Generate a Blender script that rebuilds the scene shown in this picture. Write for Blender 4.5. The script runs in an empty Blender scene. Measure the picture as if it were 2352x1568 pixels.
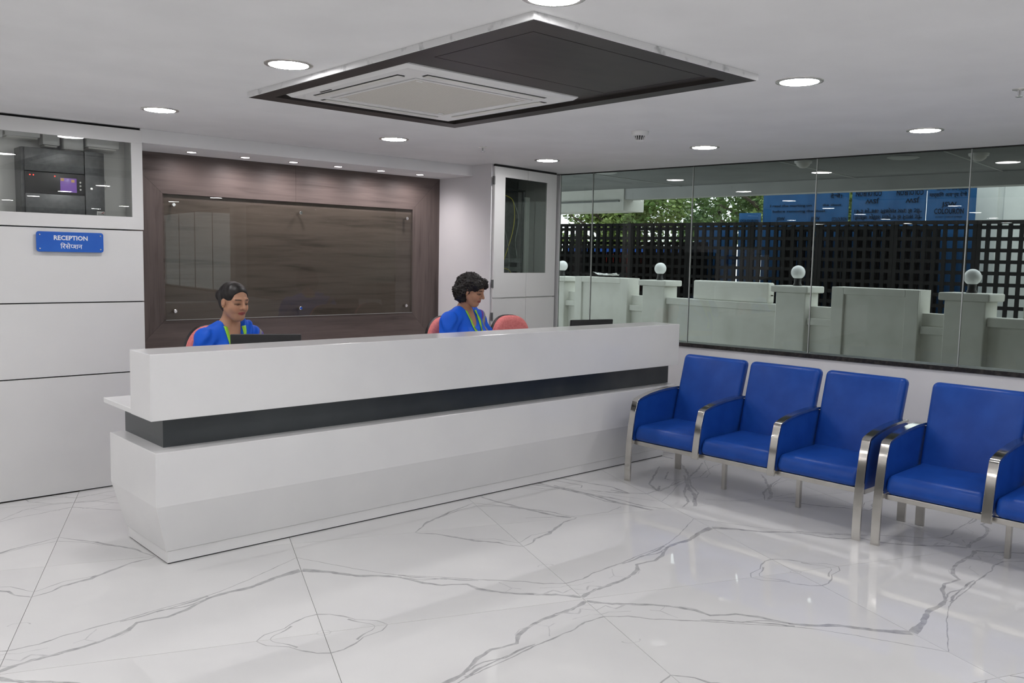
import bpy, bmesh, math, random
import numpy as np
from mathutils import Vector, Matrix, noise as mnoise
random.seed(7)
S = bpy.context.scene
COL = S.collection

# ------------------------------------------------------------------ camera
cam_d = bpy.data.cameras.new('camera'); cam = bpy.data.objects.new('camera', cam_d); COL.objects.link(cam)
YAW, PIT, ROLL, FPX, CAM_H = 0.8313919, 0.0939493, -0.0195792, 2003.705, 1.56
_F = Vector((math.cos(YAW)*math.cos(PIT), math.sin(YAW)*math.cos(PIT), -math.sin(PIT)))
_r = Vector((math.sin(YAW), -math.cos(YAW), 0)); _d = _F.cross(_r)
_R = math.cos(ROLL)*_r + math.sin(ROLL)*_d; _D = -math.sin(ROLL)*_r + math.cos(ROLL)*_d
cam.matrix_world = Matrix(((_R.x, -_D.x, -_F.x, 0), (_R.y, -_D.y, -_F.y, 0), (_R.z, -_D.z, -_F.z, CAM_H), (0, 0, 0, 1)))
cam_d.sensor_width = 36; cam_d.lens = FPX/2352*36; cam_d.clip_start = 0.05; cam_d.clip_end = 300
S.camera = cam

# ------------------------------------------------------------------ world, exposure, lamp strengths
w = bpy.data.worlds.new('overcast_sky'); S.world = w; w.use_nodes = True
bg = w.node_tree.nodes['Background']; bg.inputs[0].default_value = (0.86, 0.93, 1.0, 1); bg.inputs[1].default_value = 3.1
S.view_settings.view_transform = 'Standard'; S.view_settings.look = 'None'
S.view_settings.exposure = 0.0; S.view_settings.gamma = 1.0; S.view_settings.use_curve_mapping = False
S.cycles.transparent_max_bounces = 24
LAMP_E = 84.0          # emission of the round LED downlights
SPOT_W = 5.6           # watts of each soffit spot

# ------------------------------------------------------------------ helpers
def mat(name, col=(.8, .8, .8), rough=.5, metal=0., spec=.5, coat=0., emit=None, es=0.):
    m = bpy.data.materials.new(name); m.use_nodes = True
    b = m.node_tree.nodes['Principled BSDF']
    b.inputs['Base Color'].default_value = (*col, 1); b.inputs['Roughness'].default_value = rough
    b.inputs['Metallic'].default_value = metal; b.inputs['Specular IOR Level'].default_value = spec
    b.inputs['Coat Weight'].default_value = coat
    if emit: b.inputs['Emission Color'].default_value = (*emit, 1); b.inputs['Emission Strength'].default_value = es
    return m

def noisy(name, c1, c2, scale=(1, 1, 1), rough=.5, spec=.5, detail=6, lo=.35, hi=.65, nscale=5., bump=0., coat=0., metal=0., rot=(0, 0, 0), coord='Object', dist=0.):
    m = mat(name, c1, rough, metal, spec, coat); nt = m.node_tree; b = nt.nodes['Principled BSDF']
    tc = nt.nodes.new('ShaderNodeTexCoord'); mp = nt.nodes.new('ShaderNodeMapping'); nz = nt.nodes.new('ShaderNodeTexNoise'); cr = nt.nodes.new('ShaderNodeValToRGB')
    nt.links.new(tc.outputs[coord], mp.inputs[0]); mp.inputs['Scale'].default_value = scale; mp.inputs['Rotation'].default_value = rot
    nt.links.new(mp.outputs[0], nz.inputs['Vector']); nz.inputs['Scale'].default_value = nscale; nz.inputs['Detail'].default_value = detail; nz.inputs['Distortion'].default_value = dist
    nt.links.new(nz.outputs['Fac'], cr.inputs[0]); cr.color_ramp.elements[0].position = lo; cr.color_ramp.elements[1].position = hi
    cr.color_ramp.elements[0].color = (*c1, 1); cr.color_ramp.elements[1].color = (*c2, 1)
    nt.links.new(cr.outputs[0], b.inputs['Base Color'])
    if bump:
        bp = nt.nodes.new('ShaderNodeBump'); bp.inputs['Strength'].default_value = bump; bp.inputs['Distance'].default_value = .01
        nt.links.new(nz.outputs['Fac'], bp.inputs['Height']); nt.links.new(bp.outputs[0], b.inputs['Normal'])
    return m

def wood(name, vertical=False, base=(.135, .106, .097), dark=(.068, .053, .048)):
    m = mat(name, base, .45, spec=.35); nt = m.node_tree; b = nt.nodes['Principled BSDF']
    tc = nt.nodes.new('ShaderNodeTexCoord')
    def nz(scale, detail, dist=0.):
        mp = nt.nodes.new('ShaderNodeMapping'); nt.links.new(tc.outputs['Object'], mp.inputs[0])
        s = scale if not vertical else (scale[2], scale[1], scale[0])
        mp.inputs['Scale'].default_value = s
        n = nt.nodes.new('ShaderNodeTexNoise'); n.inputs['Scale'].default_value = 1; n.inputs['Detail'].default_value = detail; n.inputs['Distortion'].default_value = dist
        nt.links.new(mp.outputs[0], n.inputs['Vector']); return n
    a = nz((1.6, 3, 22), 8, .6); c = nz((5, 20, 160), 3); d = nz((.8, 2, 5), 3)
    mx = nt.nodes.new('ShaderNodeMath'); mx.operation = 'MULTIPLY_ADD'; mx.inputs[1].default_value = .35
    nt.links.new(c.outputs['Fac'], mx.inputs[0]); nt.links.new(a.outputs['Fac'], mx.inputs[2])
    m2 = nt.nodes.new('ShaderNodeMath'); m2.operation = 'MULTIPLY_ADD'; m2.inputs[1].default_value = .4
    nt.links.new(d.outputs['Fac'], m2.inputs[0]); nt.links.new(mx.outputs[0], m2.inputs[2])
    cr = nt.nodes.new('ShaderNodeValToRGB'); e = cr.color_ramp.elements
    e[0].position = .62; e[0].color = (*dark, 1); e[1].position = 1.0; e[1].color = (*base, 1)
    n = e.new(.80); n.color = tuple(.35*x+.65*y for x, y in zip(dark, base))+(1,)
    nt.links.new(m2.outputs[0], cr.inputs[0]); nt.links.new(cr.outputs[0], b.inputs['Base Color'])
    bp = nt.nodes.new('ShaderNodeBump'); bp.inputs['Strength'].default_value = .08; bp.inputs['Distance'].default_value = .005
    nt.links.new(mx.outputs[0], bp.inputs['Height']); nt.links.new(bp.outputs[0], b.inputs['Normal'])
    return m

def glass(name, tint, gain=1.9, rough=0.):
    m = bpy.data.materials.new(name); m.use_nodes = True; nt = m.node_tree; nt.nodes.clear()
    out = nt.nodes.new('ShaderNodeOutputMaterial'); mx = nt.nodes.new('ShaderNodeMixShader')
    tr = nt.nodes.new('ShaderNodeBsdfTransparent'); tr.inputs[0].default_value = (*tint, 1)
    gl = nt.nodes.new('ShaderNodeBsdfGlossy'); gl.inputs['Roughness'].default_value = rough; gl.inputs[0].default_value = (1, 1, 1, 1)
    fr = nt.nodes.new('ShaderNodeFresnel'); fr.inputs[0].default_value = 1.5
    ge = nt.nodes.new('ShaderNodeNewGeometry'); inv = nt.nodes.new('ShaderNodeMath'); inv.operation = 'SUBTRACT'; inv.inputs[0].default_value = gain
    k = nt.nodes.new('ShaderNodeMath'); k.operation = 'MULTIPLY'; k.inputs[1].default_value = gain
    nt.links.new(ge.outputs['Backfacing'], k.inputs[0]); nt.links.new(k.outputs[0], inv.inputs[1])
    f = nt.nodes.new('ShaderNodeMath'); f.operation = 'MULTIPLY'; f.use_clamp = True
    nt.links.new(fr.outputs[0], f.inputs[0]); nt.links.new(inv.outputs[0], f.inputs[1])
    nt.links.new(f.outputs[0], mx.inputs[0]); nt.links.new(tr.outputs[0], mx.inputs[1]); nt.links.new(gl.outputs[0], mx.inputs[2]); nt.links.new(mx.outputs[0], out.inputs[0])
    return m

class MB:
    def __init__(s): s.v = []; s.f = []; s.m = []; s.sm = []
    def add(s, verts, faces, m=0, smooth=False):
        o = len(s.v); s.v += [tuple(p) for p in verts]
        for f in faces: s.f.append(tuple(i+o for i in f)); s.m.append(m); s.sm.append(smooth)
        return s
    def box(s, x0, x1, y0, y1, z0, z1, m=0):
        return s.add([(x0, y0, z0), (x1, y0, z0), (x1, y1, z0), (x0, y1, z0), (x0, y0, z1), (x1, y0, z1), (x1, y1, z1), (x0, y1, z1)],
              [(0, 3, 2, 1), (4, 5, 6, 7), (0, 1, 5, 4), (1, 2, 6, 5), (2, 3, 7, 6), (3, 0, 4, 7)], m)
    def prism(s, poly, axis, lo, hi, m=0, smooth=False):
        n = len(poly)
        def p(a, b, c): return {'x': (c, a, b), 'y': (a, c, b), 'z': (a, b, c)}[axis]
        vs = [p(a, b, lo) for a, b in poly]+[p(a, b, hi) for a, b in poly]
        s.add(vs, [tuple(range(n))[::-1], tuple(range(n, 2*n))], m)
        o = len(s.v)-2*n
        for i in range(n):
            j = (i+1) % n; s.f.append((o+i, o+j, o+n+j, o+n+i)); s.m.append(m); s.sm.append(smooth)
        return s
    def lathe(s, prof, seg=24, c=(0, 0, 0), m=0, smooth=True, axis='z'):
        vs = []; fs = []; n = len(prof)
        for k in range(seg):
            a = 2*math.pi*k/seg
            for r, z in prof:
                q = (r*math.cos(a), r*math.sin(a), z)
                if axis == 'y': q = (q[0], -q[2], q[1])
                if axis == 'x': q = (q[2], q[0], q[1])
                vs.append((c[0]+q[0], c[1]+q[1], c[2]+q[2]))
        for k in range(seg):
            k2 = (k+1) % seg
            for i in range(n-1): fs.append((k*n+i, k2*n+i, k2*n+i+1, k*n+i+1))
        if prof[0][0] > 1e-6: fs.append(tuple(k*n for k in range(seg))[::-1])
        if prof[-1][0] > 1e-6: fs.append(tuple(k*n+n-1 for k in range(seg)))
        return s.add(vs, fs, m, smooth)
    def tube(s, pts, r, seg=8, m=0):
        pts = [Vector(p) for p in pts]; n = len(pts); vs = []; fs = []
        for i, p in enumerate(pts):
            t = (pts[min(i+1, n-1)]-pts[max(i-1, 0)]).normalized()
            u = t.cross(Vector((0, 0, 1)));
            if u.length < 1e-3: u = t.cross(Vector((1, 0, 0)))
            u.normalize(); v = t.cross(u); rr = r[i] if isinstance(r, (list, tuple)) else r
            for k in range(seg):
                a = 2*math.pi*k/seg; vs.append(p+rr*(math.cos(a)*u+math.sin(a)*v))
        for i in range(n-1):
            for k in range(seg):
                k2 = (k+1) % seg; fs.append((i*seg+k, i*seg+k2, (i+1)*seg+k2, (i+1)*seg+k))
        fs.append(tuple(range(seg))[::-1]); fs.append(tuple((n-1)*seg+k for k in range(seg)))
        return s.add(vs, fs, m, True)
    def bm(s, bm, m=0, smooth=True):
        bm.verts.index_update(); s.add([v.co[:] for v in bm.verts], [tuple(v.index for v in f.verts) for f in bm.faces], m, smooth); bm.free(); return s
    def rbox(s, x0, x1, y0, y1, z0, z1, r, seg=3, m=0):
        bm = bmesh.new(); bmesh.ops.create_cube(bm, size=1)
        for v in bm.verts: v.co = Vector(((x0+x1)/2+v.co.x*(x1-x0), (y0+y1)/2+v.co.y*(y1-y0), (z0+z1)/2+v.co.z*(z1-z0)))
        bmesh.ops.bevel(bm, geom=list(bm.edges), offset=r, segments=seg, profile=.5, affect='EDGES')
        return s.bm(bm, m)
    def mesh(s, name, mats):
        me = bpy.data.meshes.new(name); me.from_pydata(s.v, [], s.f)
        for x in mats: me.materials.append(x)
        me.polygons.foreach_set('material_index', s.m); me.polygons.foreach_set('use_smooth', s.sm); me.update()
        return me
    def build(s, name, mats, parent=None, loc=None, fix=True, sharp=True):
        if not isinstance(mats, (list, tuple)): mats = [mats]
        me = s.mesh(name, mats)
        if fix:
            b = bmesh.new(); b.from_mesh(me); bmesh.ops.recalc_face_normals(b, faces=b.faces); b.to_mesh(me); b.free()
        if sharp and any(s.sm):
            try: me.set_sharp_from_angle(angle=math.radians(42))
            except Exception: pass
        return link(name, me, parent, loc)

def link(name, me, parent=None, loc=None):
    o = bpy.data.objects.new(name, me); COL.objects.link(o)
    if parent is not None: o.parent = parent
    if loc is not None: o.location = loc
    return o
def tag(o, label=None, cat=None, group=None, kind=None):
    if label: o['label'] = label
    if cat: o['category'] = cat
    if group: o['group'] = group
    if kind: o['kind'] = kind
    return o
def thing(name, label, cat, loc=(0, 0, 0), rz=0., group=None):
    o = bpy.data.objects.new(name, None); COL.objects.link(o); o.empty_display_size = .1
    o.location = loc; o.rotation_euler = (0, 0, rz); return tag(o, label, cat, group)
def struct(o): o['kind'] = 'structure'; return o
def bevel(o, w_, seg=2):
    m = o.modifiers.new('bevel', 'BEVEL'); m.width = w_; m.segments = seg; m.limit_method = 'ANGLE'; m.angle_limit = math.radians(40); return o
def copy_tree(o, parent=None):
    c = o.copy(); COL.objects.link(c); c.parent = parent
    for ch in list(o.children): copy_tree(ch, c)
    return c
def text_mesh(body, size, bold=0., align='CENTER'):
    cu = bpy.data.curves.new('lettering', 'FONT'); cu.body = body; cu.size = size; cu.align_x = align; cu.offset = bold; cu.resolution_u = 2
    o = bpy.data.objects.new('lettering', cu); COL.objects.link(o)
    dg = bpy.context.evaluated_depsgraph_get(); me = bpy.data.meshes.new_from_object(o.evaluated_get(dg))
    bpy.data.objects.remove(o); bpy.data.curves.remove(cu); return me
def text(name, body, size, m, parent, loc, rot=(math.pi/2, 0, 0), bold=0., align='CENTER', sx=1., width=None):
    me = text_mesh(body, size, bold, align); me.materials.clear(); me.materials.append(m)
    if width and len(me.vertices):
        xs = [v.co.x for v in me.vertices]; sx = width/(max(xs)-min(xs))
    o = link(name, me, parent, loc); o.rotation_euler = rot; o.scale = (sx, 1, 1); return o

# ------------------------------------------------------------------ materials
M = {}
M['ceiling'] = noisy('ceiling_paint', (.79, .79, .79), (.83, .83, .83), nscale=3, rough=.75, spec=.2)
M['wall'] = noisy('white_wall_paint', (.76, .755, .77), (.80, .795, .80), nscale=2, rough=.5, spec=.3)
M['hall'] = noisy('grey_hall_wall', (.13, .13, .125), (.16, .16, .155), nscale=2, rough=.6)
M['lamin'] = noisy('white_laminate', (.77, .77, .76), (.80, .80, .79), nscale=2, rough=.3, spec=.4)
M['desk'] = noisy('white_solid_surface', (.80, .80, .80), (.83, .83, .825), nscale=3, rough=.16, spec=.5)
M['band'] = noisy('charcoal_laminate', (.035, .042, .046), (.045, .052, .056), nscale=4, rough=.25, spec=.5)
M['tile'] = noisy('marble_tile', (.71, .71, .705), (.77, .77, .76), nscale=1.3, rough=.018, spec=.55, detail=4)
M['vein'] = noisy('marble_vein', (.36, .36, .365), (.56, .56, .56), nscale=22, rough=.02, spec=.55, lo=.3, hi=.7)
M['vein2'] = noisy('marble_vein_faint', (.52, .52, .525), (.68, .68, .68), nscale=30, rough=.02, spec=.55, lo=.3, hi=.7)
M['grout'] = noisy('grout', (.42, .39, .35), (.5, .47, .42), nscale=30, rough=.9)
M['woodh'] = wood('grey_brown_wood_horizontal'); M['woodv'] = wood('grey_brown_wood_vertical', True)
M['woodc'] = wood('dark_ceiling_wood', base=(.042, .036, .033), dark=(.020, .017, .016))
M['white'] = mat('white_plastic', (.82, .82, .81), .35)
M['offwhite'] = noisy('aged_white_plastic', (.72, .71, .67), (.80, .79, .76), nscale=6, rough=.4)
M['trim'] = mat('lamp_trim', (.7, .69, .66), .25, .6)
M['led'] = mat('led_diffuser', (1, 1, 1), .5, emit=(1, .975, .985), es=LAMP_E)
M['led2'] = mat('spot_diffuser', (1, 1, 1), .5, emit=(1, .93, .96), es=14)
M['black'] = mat('black_plastic', (.012, .012, .013), .4)
M['dark'] = mat('dark_gap', (.02, .02, .02), .8)
M['steel'] = noisy('polished_steel', (.58, .56, .52), (.68, .66, .62), nscale=9, rough=.12, metal=1.)
M['steel'].node_tree.nodes['Principled BSDF'].inputs['Roughness'].default_value = .13
M['rail'] = noisy('satin_steel_tube', (.55, .53, .49), (.63, .61, .57), nscale=9, rough=.3, metal=1.)
M['chrome'] = mat('chrome', (.8, .8, .8), .12, 1.)
M['vinyl'] = noisy('blue_vinyl', (.009, .058, .31), (.014, .078, .38), nscale=9, rough=.36, spec=.25, lo=.3, hi=.7, bump=.06)
M['glass'] = glass('tinted_window_glass', (.71, .73, .705), .6)
M['board'] = glass('display_glass', (.90, .91, .88), .85)
M['cglass'] = glass('cabinet_glass', (.94, .95, .94), 1.6)
M['cglassd'] = glass('dark_cabinet_glass', (.78, .81, .79), 1.0)
M['granite'] = noisy('black_granite', (.018, .016, .015), (.07, .062, .055), nscale=45, rough=.3, lo=.45, hi=.75)
M['silicone'] = mat('silicone_joint', (.45, .47, .46), .3)
M['signblue'] = noisy('sign_blue', (.018, .11, .52), (.025, .14, .58), nscale=3, rough=.25)
M['signwhite'] = mat('sign_lettering', (.82, .85, .9), .5)
M['panelgrey'] = noisy('hammered_grey_metal', (.13, .135, .14), (.17, .175, .18), nscale=40, rough=.38, metal=.35)
M['screen'] = mat('lcd_screen', (.05, .03, .1), .3, emit=(.16, .07, .32), es=.9)
M['screen2'] = mat('lcd_amber', (.3, .2, .05), .3, emit=(.55, .33, .16), es=.55)
M['redled'] = mat('red_led', (.5, .02, .02), .3, emit=(1, .05, .03), es=3)
M['pink'] = noisy('pink_fabric', (.70, .20, .195), (.80, .26, .25), nscale=60, rough=.85, spec=.2, bump=.1)
M['sari'] = None
M['lanyard'] = noisy('green_ribbon', (.26, .60, .02), (.34, .72, .04), nscale=20, rough=.5)
M['ink'] = mat('printed_ink', (.06, .07, .04), .6)
M['gold'] = mat('gold', (.75, .52, .2), .25, 1.)
M['silver'] = mat('silver_thread', (.75, .78, .82), .4, .3)
M['hair'] = noisy('black_hair', (.006, .005, .005), (.016, .013, .012), nscale=50, rough=.42, spec=.35, scale=(1, 1, .3))
M['curly'] = noisy('black_curly_hair', (.006, .005, .005), (.018, .014, .013), nscale=60, rough=.5, spec=.3, bump=.22)
M['cablew'] = mat('white_cable', (.7, .7, .66), .5); M['cabley'] = mat('yellow_cable', (.62, .52, .06), .5); M['cableg'] = mat('grey_cable', (.3, .33, .32), .5)
M['concrete'] = noisy('whitewashed_plaster', (.66, .66, .61), (.76, .76, .71), nscale=3, rough=.85, spec=.15, lo=.3, hi=.6, bump=.15)
M['paving'] = noisy('outdoor_paving', (.30, .29, .27), (.40, .39, .36), nscale=4, rough=.9)
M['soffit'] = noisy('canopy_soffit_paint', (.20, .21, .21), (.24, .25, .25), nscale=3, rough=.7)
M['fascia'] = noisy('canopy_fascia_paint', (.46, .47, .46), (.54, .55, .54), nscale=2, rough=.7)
M['globe'] = mat('opal_globe', (.85, .86, .86), .25)
M['pallet'] = noisy('black_pallet_plastic', (.004, .004, .004), (.007, .007, .007), nscale=8, rough=.7, spec=.12)
M['tarp'] = noisy('blue_tarpaulin', (.006, .050, .140), (.010, .070, .185), nscale=2.5, rough=.6, spec=.2)
M['tarpink'] = mat('tarpaulin_print', (.004, .005, .009), .8, spec=.05)
M['sheet'] = noisy('painted_sheet_metal', (.52, .54, .52), (.60, .62, .59), nscale=2, rough=.6)
M['leaf'] = noisy('leaf_green', (.10, .19, .035), (.28, .36, .10), nscale=1.2, rough=.6, lo=.35, hi=.65)
M['leafd'] = noisy('dark_leaf_green', (.05, .12, .025), (.16, .26, .06), nscale=1.2, rough=.6)
M['bark'] = noisy('bark', (.08, .06, .045), (.16, .13, .1), nscale=12, rough=.9, bump=.4)
M['vanred'] = mat('red_car_paint', (.5, .04, .03), .3); M['vanblue'] = mat('blue_car_paint', (.03, .12, .5), .3); M['rubber'] = mat('rubber', (.02, .02, .02), .8)
M['poly'] = glass('clear_plastic_film', (.8, .82, .82), 4., .15)
M['grille'] = None

# ------------------------------------------------------------------ room shell
ZC = 2.372                                  # ceiling height
XW = lambda y: 6.172-0.09824*(y-3.68)       # inner face of the window wall
WV = Vector((-.09777, .99521, 0)); WN = Vector((.99521, .09777, 0)); WR = math.atan2(.09777, .99521)
XMIN, YMIN = -5.2, -6.6
poly = [(XMIN-.1, YMIN-.1), (XW(YMIN-.1)+.1, YMIN-.1), (XW(6.7)+.1, 6.7), (XMIN-.1, 6.7)]
struct(MB().prism(poly, 'z', ZC, ZC+.06).build('ceiling', M['ceiling']))
floor = struct(MB().prism(poly, 'z', -.09, -.008).build('floor', M['grout']))
struct(MB().box(XMIN-.1, XMIN, YMIN, 6.6, 0, ZC).build('wall_far_left', M['hall']))
struct(MB().box(XMIN, XW(YMIN), YMIN-.1, YMIN, 0, ZC).build('wall_behind_camera', M['hall']))

# marble tiles, rotated against the desk, book-matched veins
T0 = Vector((1.7944, 3.094)); TA = .38245; TS = 1.19
D1 = [(.026, .014, [(0.0, 0.646), (0.115, 0.583), (0.206, 0.511), (0.262, 0.496), (0.329, 0.469), (0.378, 0.438)]),
 (.003, .006, [(0.0, 0.805), (0.111, 0.698), (0.206, 0.603), (0.328, 0.5), (0.436, 0.434), (0.503, 0.41), (0.577, 0.37), (0.658, 0.327), (0.745, 0.289), (0.829, 0.252), (0.911, 0.199), (1., 0.174)]),
 (.010, .014, [(0.372, 0.44), (0.451, 0.35), (0.516, 0.308), (0.612, 0.285), (0.642, 0.229), (0.69, 0.182), (0.767, 0.135), (0.842, 0.101), (0.914, 0.075), (1., 0.02)]),
 (.009, .005, [(0.373, 0.437), (0.461, 0.382), (0.537, 0.378), (0.596, 0.34), (0.671, 0.311)]),
 (.010, .004, [(0.372, 0.467), (0.435, 0.422), (0.512, 0.384), (0.552, 0.362)]),
 (.003, .003, [(0.628, 0.224), (0.663, 0.186), (0.733, 0.16), (0.773, 0.19)], 1),
 (.004, .003, [(0.743, 0.268), (0.773, 0.196), (0.806, 0.171)], 1),
 (.009, .004, [(0.875, 0.095), (0.921, 0.122), (0.949, 0.081), (1., 0.111)], 1),
 (.007, .003, [(0.834, 0.104), (0.891, 0.09), (0.952, 0.05), (1., .06)], 1),
 (.003, .003, [(0.88, 0.16), (0.962, 0.141), (1., 0.151)], 1),
 (.003, .013, [(0.575, 1.), (0.599, 0.975), (0.668, 0.945), (0.741, 0.87), (0.782, 0.829)]),
 (.013, .003, [(0.782, 0.829), (0.811, 0.795), (0.872, 0.763), (0.91, 0.742), (0.94, 0.696), (1., 0.655)]),
 (.004, .003, [(0.792, 0.829), (0.834, 0.814), (0.906, 0.796), (0.944, 0.762), (1., 0.71)]),
 (.003, .005, [(0.225, 0.), (0.195, 0.044), (0.154, 0.068), (0.123, 0.077), (0.089, 0.119), (0.043, 0.151), (0.0, 0.165)]),
 (.002, .006, [(0.18, 0.), (0.162, 0.032), (0.125, 0.059), (0.099, 0.089)]),
 (.002, .002, [(0.025, 0.), (0.018, 0.013), (0., 0.018)], 1),
 (.005, .002, [(0.965, 0.385), (0.98, 0.405), (1., 0.407)], 1)]
D3 = [(.003, .013, [(1., .60), (.91, .67), (.832, .727), (.742, .808)]), (.013, .003, [(.742, .808), (.679, .859), (.58, 1.)]), (.004, .003, [(1., .66), (.88, .71), (.80, .78)]),
 (.004, .006, [(1., .09), (.846, .179), (.762, .216), (.611, .348), (.513, .446), (.4, .461), (.281, .548), (.137, .636), (0., .70)]),
 (.004, .003, [(1., .0), (.889, .01), (.778, .079), (.69, .26), (.625, .386), (.542, .471), (.456, .462), (.265, .592), (.159, .714), (0., .863)]),
 (.005, .004, [(.95, .13), (.86, .10), (.80, .06)], 1)]
D2 = D3+[(.010, .016, [(0.735, 0.126), (0.612, 0.267), (0.481, 0.396), (0.384, 0.503), (0.289, 0.686), (0.256, 0.797), (0.129, 1.)]),
 (.008, .012, [(0.408, 0.135), (0.258, 0.332), (0.121, 0.513), (0.091, 0.669), (0.161, 0.567)]),
 (.012, .008, [(0.438, 0.384), (0.339, 0.576), (0.218, 0.746), (0.139, 0.913), (0.05, 1.)]),
 (.006, .005, [(0.39, 0.276), (0.276, 0.428), (0.307, 0.481), (0.391, 0.461)]),
 (.007, .004, [(0.101, 0.671), (0.19, 0.617), (0.284, 0.517)]),
 (.010, .016, [(0.924, 0.5), (0.854, 0.64), (0.75, 0.822), (0.658, 0.954), (0.604, 1.)]),
 (.003, .004, [(0.263, 0.894), (0.376, 0.965), (0.547, 0.984), (0.831, 0.938)]),
 (.014, .006, [(0.609, 0.038), (0.504, 0.309), (0.342, 0.62), (0.296, 0.769), (0.157, 0.936)])]
def tile_mesh(design, mu, mv, name):
    rnd = random.Random(3); b = MB(); g = .0011; e = TS-2*g
    b.box(g, TS-g, g, TS-g, -.008, 0)
    for k, d in enumerate(design):
        w0, w1, pts = d[0], d[1], d[2]; mi = 2 if len(d) > 3 else 1
        P = [Vector(p) for p in pts]; Q = []
        for i in range(len(P)-1):
            n = max(2, int((P[i+1]-P[i]).length/.018))
            for j in range(n): Q.append(P[i].lerp(P[i+1], j/n))
        Q.append(P[-1]); n = len(Q)
        for i in range(1, n-1):
            nn = mnoise.noise_vector(Vector((Q[i].x*22, Q[i].y*22, k)))*.006
            Q[i] = Q[i]+Vector((nn.x, nn.y))
        vs = []
        for i, q in enumerate(Q):
            t = (Q[min(i+1, n-1)]-Q[max(i-1, 0)]).normalized(); nv = Vector((-t.y, t.x)); f = i/(n-1)
            ww = (w0*(1-f)+w1*f)*1.45*(.7+.6*abs(mnoise.noise(Vector((q.x*14, q.y*14, k+7.3))))*2)/TS*.5
            for sgn in (1, -1):
                p = q+nv*ww*sgn*(.85+.3*rnd.random()); u = min(max(p.x, 0), 1); v = min(max(p.y, 0), 1)
                vs.append((g+u*e, g+v*e, .00012+.00001*k))
        b.add(vs, [(2*i, 2*i+1, 2*i+3, 2*i+2) for i in range(n-1)], mi)
    if mu or mv:
        b.v = [((TS-x if mu else x), (TS-y if mv else y), z) for x, y, z in b.v]
    me = b.mesh(name, [M['tile'], M['vein'], M['vein2']])
    bm = bmesh.new(); bm.from_mesh(me)
    for f in bm.faces:
        f.normal_update()
        if f.material_index and f.normal.z < 0: f.normal_flip()
    bmesh.ops.recalc_face_normals(bm, faces=[f for f in bm.faces if f.material_index == 0])
    bm.to_mesh(me); bm.free()
    return me
tm = {}
planes = [((XMIN, 0), (-1, 0)), ((0, YMIN), (0, -1)), ((0, 5.993), (0, 1)), ((XW(0), 0), (WN.x, WN.y))]
RT = Matrix.Translation((T0.x, T0.y, 0)) @ Matrix.Rotation(-TA, 4, 'Z')
for iu in range(-9, 8):
    for iv in range(-10, 6):
        cs = [RT @ Vector(((iu+a)*TS, (iv+c)*TS, 0)) for a in (0, 1) for c in (0, 1)]
        def outs(c): return [i for i, (p, n) in enumerate(planes) if (c.x-p[0])*n[0]+(c.y-p[1])*n[1] > 1e-4 and not (i == 2 and c.x > 2.1 and c.y < 6.46)]
        o4 = [outs(c) for c in cs]
        if any(all(i in o for o in o4) for i in range(4)) and not (cs[0].y < 6.9 and min(c.y for c in cs) < 6.46 and max(c.x for c in cs) > 2.1 and min(c.x for c in cs) < 5.9): continue
        key = (0 if (iv+1) % 4 < 2 else (1 if iu >= 1 else 2), iu % 2 == 1, iv % 2 == 1)
        if key not in tm: tm[key] = tile_mesh((D1, D2, D3)[key[0]], key[1], key[2], 'marble_tile')
        me = tm[key]
        cut = [i for i in range(4) if any(i in o for o in o4)]
        if any(all(i in o for o in o4) for i in cut) and 2 not in cut: continue
        mw = RT @ Matrix.Translation((iu*TS, iv*TS, 0))
        if cut:
            bm = bmesh.new(); bm.from_mesh(me); inv = mw.inverted()
            for i in cut:
                p, n = planes[i]
                if i == 2 and max(c.x for c in cs) > 2.1: p = (0, 6.46)
                nl = inv.to_3x3() @ Vector((*n, 0)); pl = inv @ Vector((*p, 0))
                bmesh.ops.bisect_plane(bm, geom=bm.verts[:]+bm.edges[:]+bm.faces[:], plane_co=pl, plane_no=nl, clear_outer=True)
            if not bm.faces: bm.free(); continue
            me = bpy.data.meshes.new('marble_tile'); bm.to_mesh(me); bm.free()
            for x in (M['tile'], M['vein'], M['vein2']): me.materials.append(x)
        o = link('tile', me, floor); o.matrix_local = mw

# left panelled wall
YL = 5.993
wl = struct(MB().box(.20, 2.112, YL+.016, 6.6, 0, 1.70).build('wall_left', M['dark']))
for x0, x1 in ((.20, 2.116),):
    for z0, z1 in ((.008, .757), (.765, 1.226), (1.234, 1.698)):
        MB().box(x0, x1, YL, YL+.02, z0, z1).build('panel', M['lamin'] if x1 > 2 else M['woodh'], wl)
struct(MB().box(.20, .55, YL, 6.6, 1.70, ZC).build('wall_left_upper', M['woodh']))
struct(MB().box(XMIN-.1, .30, 6.7, 14.1, ZC, ZC+.06).build('ceiling_hall', M['ceiling'])); struct(MB().box(XMIN-.1, .30, YL, 14.1, -.09, 0).build('floor_hall', M['tile']))
struct(MB().box(XMIN-.1, XMIN, 6.6, 14, 0, ZC).build('wall_hall_left', M['hall'])); struct(MB().box(.20, .30, 6.6, 14, 0, ZC).build('wall_hall_right', M['hall'])); struct(MB().box(XMIN-.1, .30, 14, 14.1, 0, ZC).build('wall_hall_end', M['hall']))
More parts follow.
